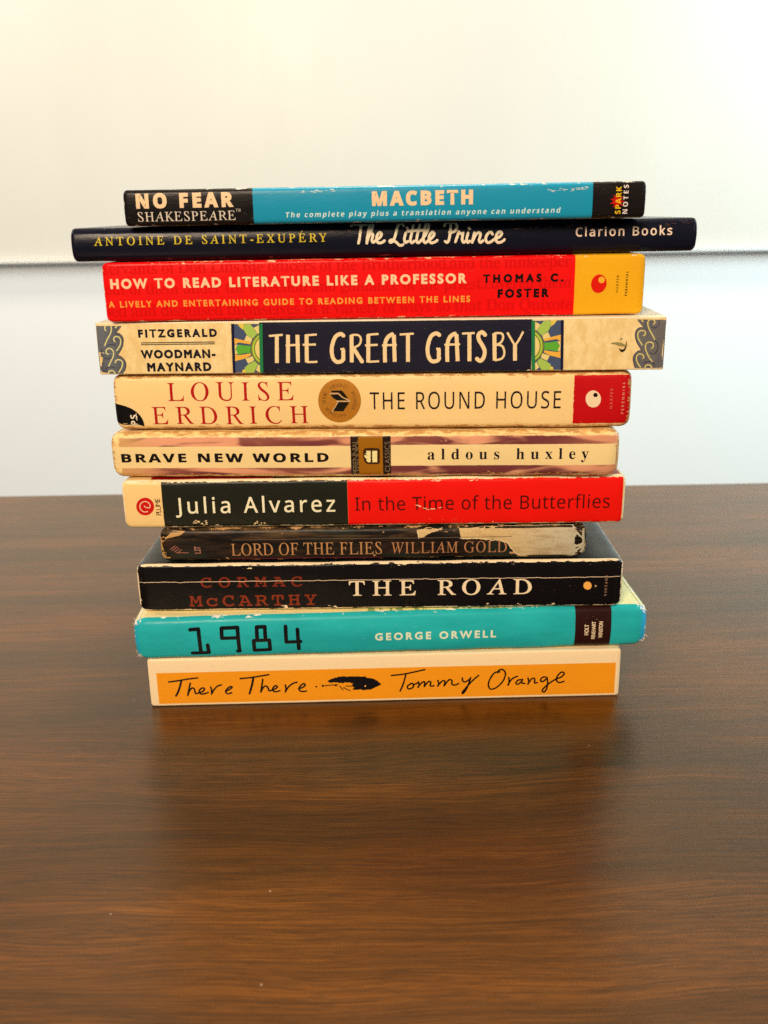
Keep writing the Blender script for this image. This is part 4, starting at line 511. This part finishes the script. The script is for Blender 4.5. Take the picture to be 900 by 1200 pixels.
# cover artwork as procedural layers: ('box', x0,x1,z0,z1, colour, jitter, spine_only)
INF = 999
TOPC = {}
def cover_mat(key, T, L):
    n = NT('printed_cover'); S = SPEC[key]; n.off = 3.1 * list(SPEC).index(key)
    jx = n.noise(.15, .15, .6, 3, seed=1); jz = n.noise(.35, .2, .4, 4, seed=2)
    def box(x0, x1, z0, z1, jit=0.0, spine=False, soft=.12):
        X, Z = n.X, n.Z
        if jit:
            X = n.M('MULTIPLY_ADD', n.M('SUBTRACT', jx, .5), jit*2, X); Z = n.M('MULTIPLY_ADD', n.M('SUBTRACT', jz, .5), jit*2, Z)
        m = None
        for v, a, b in ((X, x0, x1), (Z, z0, z1)):
            if a > -INF:
                q = n.step(v, a-soft, a+soft); m = q if m is None else n.M('MULTIPLY', m, q)
            if b < INF:
                q = n.step(v, b+soft, b-soft); m = q if m is None else n.M('MULTIPLY', m, q)
        if spine:
            q = n.M('LESS_THAN', n.Y, spine if spine is not True else S['r']+.3); m = q if m is None else n.M('MULTIPLY', m, q)
        return m
    paper = n.noise(.06, .06, .12, 4, seed=7); fib = n.noise(1.6, 1.6, 1.6, 3, seed=8)
    def toned(c, amt=.10, dark=.8):
        A = alb(c); return n.mix(n.M('MULTIPLY', paper, amt*4, clamp=True), A, tuple(v*dark for v in A[:3])+(1,))
    spec, rough, coat = .17, .30, 0.0
    layers = []
    if key == 'macbeth':
        base = toned((28, 138, 155)); rough = .3
        layers = [((-INF, -47.77, -INF, INF), (20, 15, 13)), ((75.93, INF, -INF, INF), (22, 16, 13))]
        wear = (.30, (205, 190, 160), .30)
    elif key == 'prince':
        base = toned((17, 17, 27)); rough = .24; wear = (.22, (120, 90, 70), .2)
    elif key == 'htr':
        base = toned((236, 14, 10), .08); wear = (.30, (245, 190, 130), .34)
        layers = [((76.17, INF, -INF, INF), (240, 166, 22))]
    elif key == 'gatsby':
        base = n.mix(n.step(n.noise(.5, .5, .22, 4, .6, seed=5), .35, .7), alb((240, 203, 134)), alb((227, 184, 110)))
        layers = [((-45.3, 59.1, -INF, INF), (31, 28, 38)), ((-INF, INF, T-.55, INF), (252, 214, 165))]
        wear = (.15, (240, 210, 160), .2)
    elif key == 'rh':
        base = toned((254, 197, 122), .12, .88)
        layers = [((79.62, 101.6, 1.9, T-1.7), (196, 12, 15), .35, True)]
        wear = (.8, (196, 138, 74), .62)
    elif key == 'bnw':
        base = n.mix(n.step(n.noise(.25, .3, .3, 4, seed=5), .4, .75), alb((253, 201, 124)), alb((222, 158, 84)))
        cl = n.step(n.noise(.035, .05,   .16, 2, .5, seed=11, dist=.6), .44, .60)
        cl2 = n.step(n.noise(.02, .05, .08, 2, .5, seed=15), .40, .60)
        fadeL = n.step(n.X, -99, -78)
        mauve = n.mix(cl, alb((112, 50, 46)), alb((226, 150, 104)))
        mauve = n.mix(n.M('MULTIPLY', cl2, .35), mauve, alb((176, 104, 70)))
        mauve = n.mix(fadeL, alb((206, 150, 88)), mauve)
        m = box(-97.5, 100.6, 1.3, T-2.2, .55, True, .25)
        base = n.mix(m, base, mauve)
        layers = [((-100.4, -4.33, 4.34, 13.25), (254, 203, 130), .12, True), ((11.5, 100.2, 5.0, 13.5), (254, 203, 130), .12, True),
                  ((-4.4, 11.55, 1.1, T-2.0), (36, 20, 10), .2, True), ((-1.26, 8.35, 1.1, T-2.0), (158, 94, 10), .1, True)]
        wear = (.9, (204, 146, 78), .5)
    elif key == 'butter':
        base = toned((254, 195, 118), .14, .88)
        layers = [((-85.26, -10.06, .7, T-.7), (30, 29, 18), .12, True), ((-10.06, 100.6, .7, T-.7), (238, 20, 6), .2, True),
                  ]
        top = n.M('GREATER_THAN', n.Y, S['r']+.35)
        tb_ = n.mix(n.M('GREATER_THAN', n.X, -40), alb((150, 14, 10)), n.mix(n.M('GREATER_THAN', n.X, 30), alb((28, 24, 16)), alb((170, 20, 12))))
        edge = n.M('MULTIPLY', top, box(-90, 99.8, -INF, INF))
        base = n.mix(edge, base, tb_)
        wear = (.45, (250, 214, 160), .65)
    elif key == 'flies':
        g = n.noise(.06, .1, .5, 5, .65, seed=4)
        base = n.mix(n.step(g, .38, .66), alb((17, 12, 9)), alb((50, 32, 19)))
        g2 = n.noise(.03, .1, .12, 3, seed=12); base = n.mix(n.M('MULTIPLY', n.step(g2, .52, .7), .6), base, alb((34, 42, 30)))
        base = n.mix(n.M('MULTIPLY', n.step(n.Z, T*.55, T*.9), n.step(g, .45, .7)), base, alb((92, 66, 36)))
        rough = .33; wear = (.5, (190, 140, 80), .42)
    elif key == 'road':
        base = toned((14, 11, 11)); rough = .26; wear = (.42, (246, 205, 150), .75)
        top = n.M('GREATER_THAN', n.Y, 3.0); base = n.mix(top, base, alb((26, 31, 26)))
    elif key == 'orwell':
        base = n.mix(n.step(n.noise(.03, .05, .1, 3, seed=3), .35, .7), alb((38, 170, 156)), alb((30, 154, 144)))
        layers = [((76.65, 91.88, -INF, INF), (44, 17, 11), .05, True), ((104.6, INF, -INF, INF), (42, 165, 190), .9, 6.0), ((-INF, -105.2, -INF, INF), (34, 158, 165), .9, 6.0)]
        top = n.step(n.Y, S['r']-.5, S['r']+.1)
        ty = n.mix(n.M('GREATER_THAN', n.noise(.03, .02, .0, 3, seed=21), .52), alb((236, 218, 120)), alb((240, 226, 150)))
        stripe = n.M('MULTIPLY', box(-10, 62, -INF, INF), n.M('GREATER_THAN', n.noise(.35, .004, 0, 3, seed=20), .5))
        ty = n.mix(n.step(n.X, 30, -40), ty, alb((250, 214, 140)))
        ty = n.mix(n.M('MULTIPLY', stripe, .8), ty, alb((120, 140, 60)))
        base_top = (top, ty); wear = (.28, (236, 228, 190), .3)
    elif key == 'tt':
        base = toned((254, 205, 148), .1, .93)
        wear = (.2, (255, 225, 180), .1)
        X0, X1 = -96.6, 98.1
        layers = [((X0, X1, 1.3, 15.85), (255, 146, 22), .04, True)]
    col = base
    for l in layers:
        b, c = l[0], l[1]; jit = l[2] if len(l) > 2 else .08; sp = l[3] if len(l) > 3 else False
        c_ = alb(c); c2 = tuple(v*.88 for v in c_[:3])+(1,)
        col = n.mix(box(*b, jit=jit, spine=sp), col, n.mix(paper, c_, c2))
    if key == 'orwell':
        col = n.mix(base_top[0], col, base_top[1])
    # rubbed folds and ends
    wd, wc, amt = wear
    dz = n.M('MINIMUM', n.M('SUBTRACT', n.Z, .06), n.M('SUBTRACT', T-.06, n.Z))
    dz = n.M('ADD', dz, n.M('MULTIPLY', n.M('GREATER_THAN', n.Y, S['r']+.2), 5))
    dx = n.M('SUBTRACT', L/2, n.M('ABSOLUTE', n.X))
    d = n.M('MINIMUM', dz, dx)
    nz = n.noise(.22, .3, .8, 5, .7, seed=31)
    nzz = n.M('MULTIPLY', n.step(nz, .72-amt*.6, .78-amt*.3), wd*2.2)
    wm = n.M('LESS_THAN', d, nzz)
    col = n.mix(wm, col, alb(wc))
    chip = n.M('MULTIPLY', n.step(n.noise(.16, .16, .28, 4, .7, seed=33), .64, .67), n.M('LESS_THAN', d, CHIP.get(key, .6)))
    col = n.mix(chip, col, alb(wc))
    # fine scuffs along the spine
    sc = n.noise(.35, .5, 5, 4, .75, seed=41); big = n.noise(.03, .05, .15, 2, seed=43)
    sm = n.M('MULTIPLY', n.step(sc, .66, .72), n.step(big, .50, .62))
    col = n.mix(n.M('MULTIPLY', sm, .55), col, alb(wc))
    if key == 'orwell':
        em = n.M('MULTIPLY', n.M('LESS_THAN', n.M('ADD', dx, n.M('MULTIPLY', n.M('LESS_THAN', n.M('ABSOLUTE', n.M('SUBTRACT', n.Z, T/2)), T*.34), 9)), n.M('MULTIPLY', n.noise(.3, .3, .35, 4, .7, seed=35), 5.5)), n.step(n.noise(.5, .5, .5, 4, .7, seed=36), .50, .58))
        col = n.mix(em, col, alb((244, 232, 205)))
    # grime
    gr = n.noise(.4, .4, .9, 4, .6, seed=51)
    col = n.mix(n.M('MULTIPLY', n.step(gr, .6, .8), .18), col, (.10, .06, .03, 1))
    bump = n.M('ADD', n.M('MULTIPLY', fib, .6), n.M('MULTIPLY', n.noise(.25, .3, 1.4, 3, seed=61), 1.2))
    rg = n.M('MULTIPLY_ADD', n.noise(.1, .1, .4, 3, seed=71), .25, rough-.1)
    return n.out(col, rg, bump, .22, .0002, spec=spec)

LABELS = {
 'tt': ('paperback_book', 'bottom book of the stack with an orange spine panel, cream borders and handwritten lettering'),
 'orwell': ('hardcover_book', 'teal book with blocky black numerals and frayed spine ends, second from the bottom'),
 'road': ('paperback_book', 'black book with a long pale crease along its spine, lying on the teal book'),
 'flies': ('paperback_book', 'shortest book with a torn brown spine and tan patch, lying on the creased black book'),
 'butter': ('paperback_book', 'book with a half black, half red spine and a cream end with round red emblem'),
 'bnw': ('paperback_book', 'worn cream and mauve book with a small gold block in the middle of its spine'),
 'rh': ('paperback_book', 'cream book with red author lettering, a round gold medal and a red end panel'),
 'gatsby': ('paperback_book', 'crisp book with a navy title band, green sunburst panels and grey scroll borders'),
 'htr': ('paperback_book', 'bright red book with a yellow end panel, lying under the long navy book'),
 'prince': ('paperback_book', 'longest book, dark navy spine with a script title, second from the top'),
 'macbeth': ('paperback_book', 'topmost book of the stack with a teal spine between two black ends'),
}
z = 0.0
ROOT = {}
for key, bx, by, yaw, T, L in BOOKS:
    nm, lab = LABELS[key]
    root = empty(nm, (bx*MM, by*MM, z*MM), yaw); tag(root, lab, 'book', 'books in the stack')
    cov = make_cover(key, T, L, cover_mat(key, T, L), root)
    make_pages(key, T, L, root)
    ROOT[key] = (root, cov, T, L, [0])
    z += T + .3

def lay(key, name, parts, layer_step=True):
    """put flat shapes [(verts, faces, material)] on the spine of a book as ONE mesh"""
    root, cov, T, L, cnt = ROOT[key]; S = SPEC[key]
    bm = bmesh.new(); mats = []
    for i, (v, f, mat) in enumerate(parts):
        if mat not in mats: mats.append(mat)
        vs = [bm.verts.new((min(max(x, -L/2+.12), L/2-.12), i*.02, min(max(y, .35), T-.35))) for x, y in v]
        for q in f:
            try:
                fc = bm.faces.new([vs[k] for k in q]); fc.material_index = mats.index(mat)
            except ValueError: pass
    lo, hi = min(v.co.z for v in bm.verts), max(v.co.z for v in bm.verts)
    if hi-lo > 1.5:
        st = max(.8, (hi-lo)/12); zc = lo+st
        while zc < hi:
            bmesh.ops.bisect_plane(bm, geom=bm.verts[:]+bm.edges[:]+bm.faces[:], plane_co=(0, 0, zc), plane_no=(0, 0, 1)); zc += st
    x0, x1 = min(v.co.x for v in bm.verts), max(v.co.x for v in bm.verts)
    if x1-x0 > 12:
        xc = x0+4
        while xc < x1:
            bmesh.ops.bisect_plane(bm, geom=bm.verts[:]+bm.edges[:]+bm.faces[:], plane_co=(xc, 0, 0), plane_no=(1, 0, 0)); xc += 4
    eps = .06 + .006*cnt[0]; cnt[0] += 1
    for v in bm.verts:
        x, d, q = v.co.x, v.co.y, v.co.z
        v.co = (x*MM, (surf_y(S, T, L, x, q) - eps - d)*MM, surf_z(S, T, L, x, q)*MM)
    bm.normal_update()
    for f in bm.faces:
        if f.normal.y > 0: f.normal_flip()
    me = bpy.data.meshes.new(name); bm.to_mesh(me); bm.free()
    for m in mats: me.materials.append(m)
    o = bpy.data.objects.new(name, me); COL.objects.link(o); o.parent = cov
    return o
def shape(poly):
    return union2d(poly, [list(range(len(poly)))])
def ccw(p):
    a = sum(p[i][0]*p[(i+1) % len(p)][1]-p[(i+1) % len(p)][0]*p[i][1] for i in range(len(p)))
    return p if a > 0 else p[::-1]
for it in PRINT:
    key, name, kind = it[:3]
    if kind == 'text':
        _, _, _, s, style, bx, c, opt = it
        v, f = word(s, style, bx, opt); lay(key, name, [(v, f, ink_mat(c))])
    elif kind == 'stroke':
        _, _, _, wd, ls, c, opt = it
        vs, fs = [], []
        for l in ls: ribbon(vs, fs, spline(l) if opt.get('smooth') else l, wd, opt.get('flat'))
        v, f = union2d(vs, fs); lay(key, name, [(v, f, ink_mat(c))])
    elif kind == 'stroke2':
        _, _, _, sets, c, opt = it
        vs, fs = [], []
        for wd, ls in sets:
            for l in ls: ribbon(vs, fs, spline(l), wd, True)
        v, f = union2d(vs, fs); lay(key, name, [(v, f, ink_mat(c))])
    elif kind == 'poly':
        _, _, _, ls, c, opt = it
        vs, fs = [], []
        for p in ls:
            p = ccw(p); b = len(vs); vs += p; fs.append(list(range(b, b+len(p))))
        v, f = union2d(vs, fs); lay(key, name, [(v, f, ink_mat(c, **opt))])
    elif kind == 'multi':
        _, _, _, sets, _c, opt = it
        parts = []
        for ls, c in sets:
            vs, fs = [], []
            for p in ls:
                p = ccw(p); b = len(vs); vs += p; fs.append(list(range(b, b+len(p))))
            v, f = union2d(vs, fs); parts.append((v, f, ink_mat(c)))
        lay(key, name, parts)
    elif kind == 'ring':
        _, _, _, words, (cx, cy, rad, h), c, opt = it
        vs, fs = [], []
        for s, a0, a1 in words:
            for i, ch in enumerate(s):
                a = math.radians(a0 + (a1-a0)*(i+.5)/len(s))
                v, f = glyphs(ch, 'serif'); sl = SLANT['serif']
                v = [(x-sl*y, y) for x, y in v]; mx = (min(q[0] for q in v)+max(q[0] for q in v))/2; k = h/cap('serif')
                b = len(vs)
                for x, y in v:
                    X, Y = (x-mx)*k, y*k + rad - h/2
                    vs.append((cx + X*math.cos(a) + Y*math.sin(a), cy - X*math.sin(a) + Y*math.cos(a)))
                fs += [[b+q for q in p] for p in f]
        lay(key, name, [(vs, fs, ink_mat(c))])

# frayed cloth at the four spine corners of the teal book, and a chafed corner on the creased black one
def threads(key, spots, c, nper, ln, seed):
    root, cov, T, L, cnt = ROOT[key]; S = SPEC[key]; rnd = random.Random(seed)
    V, F = [], []
    for sx, wz in spots:
        for i in range(nper):
            x = sx*(L/2 - rnd.uniform(0, 3.2)); q = min(T-.2, max(.2, wz*T + rnd.uniform(-1.6, 1.6)))
            p = Vector((x, surf_y(S, T, L, x, q) - .03, surf_z(S, T, L, x, q)))
            dr = Vector((sx*rnd.uniform(.1, 1.0), rnd.uniform(-.5, .1), (1 if wz > .5 else -1)*rnd.uniform(-.5, .8))).normalized()
            l = rnd.uniform(.4, 1)*ln; wd = rnd.uniform(.05, .13); sd = dr.cross(Vector((0, 1, 0))).normalized()*wd; up = Vector((0, wd, 0))
            bend = Vector((rnd.uniform(-.3, .3), rnd.uniform(-.1, .1), rnd.uniform(-.4, .2)))*l
            b = len(V)
            for k in range(4):
                c_ = p + dr*l*k/3 + bend*(k/3)**2; w_ = 1 - .25*k
                V += [tuple((c_+sd*w_)*MM), tuple((c_-sd*w_*.5+up*w_)*MM), tuple((c_-sd*w_*.5-up*w_)*MM)]
            for k in range(3):
                for m in range(3):
                    a0, a1 = b+3*k+m, b+3*k+(m+1) % 3; F.append((a0, a1, a1+3, a0+3))
            F.append((b+9, b+10, b+11))
    link('frayed_threads', V, F, ink_mat(c), cov)
for i, s_ in enumerate(((1, .93), (1, .08), (-1, .95), (-1, .06))): threads('orwell', [s_], (244, 232, 205), 14, 1.7, 3+i)
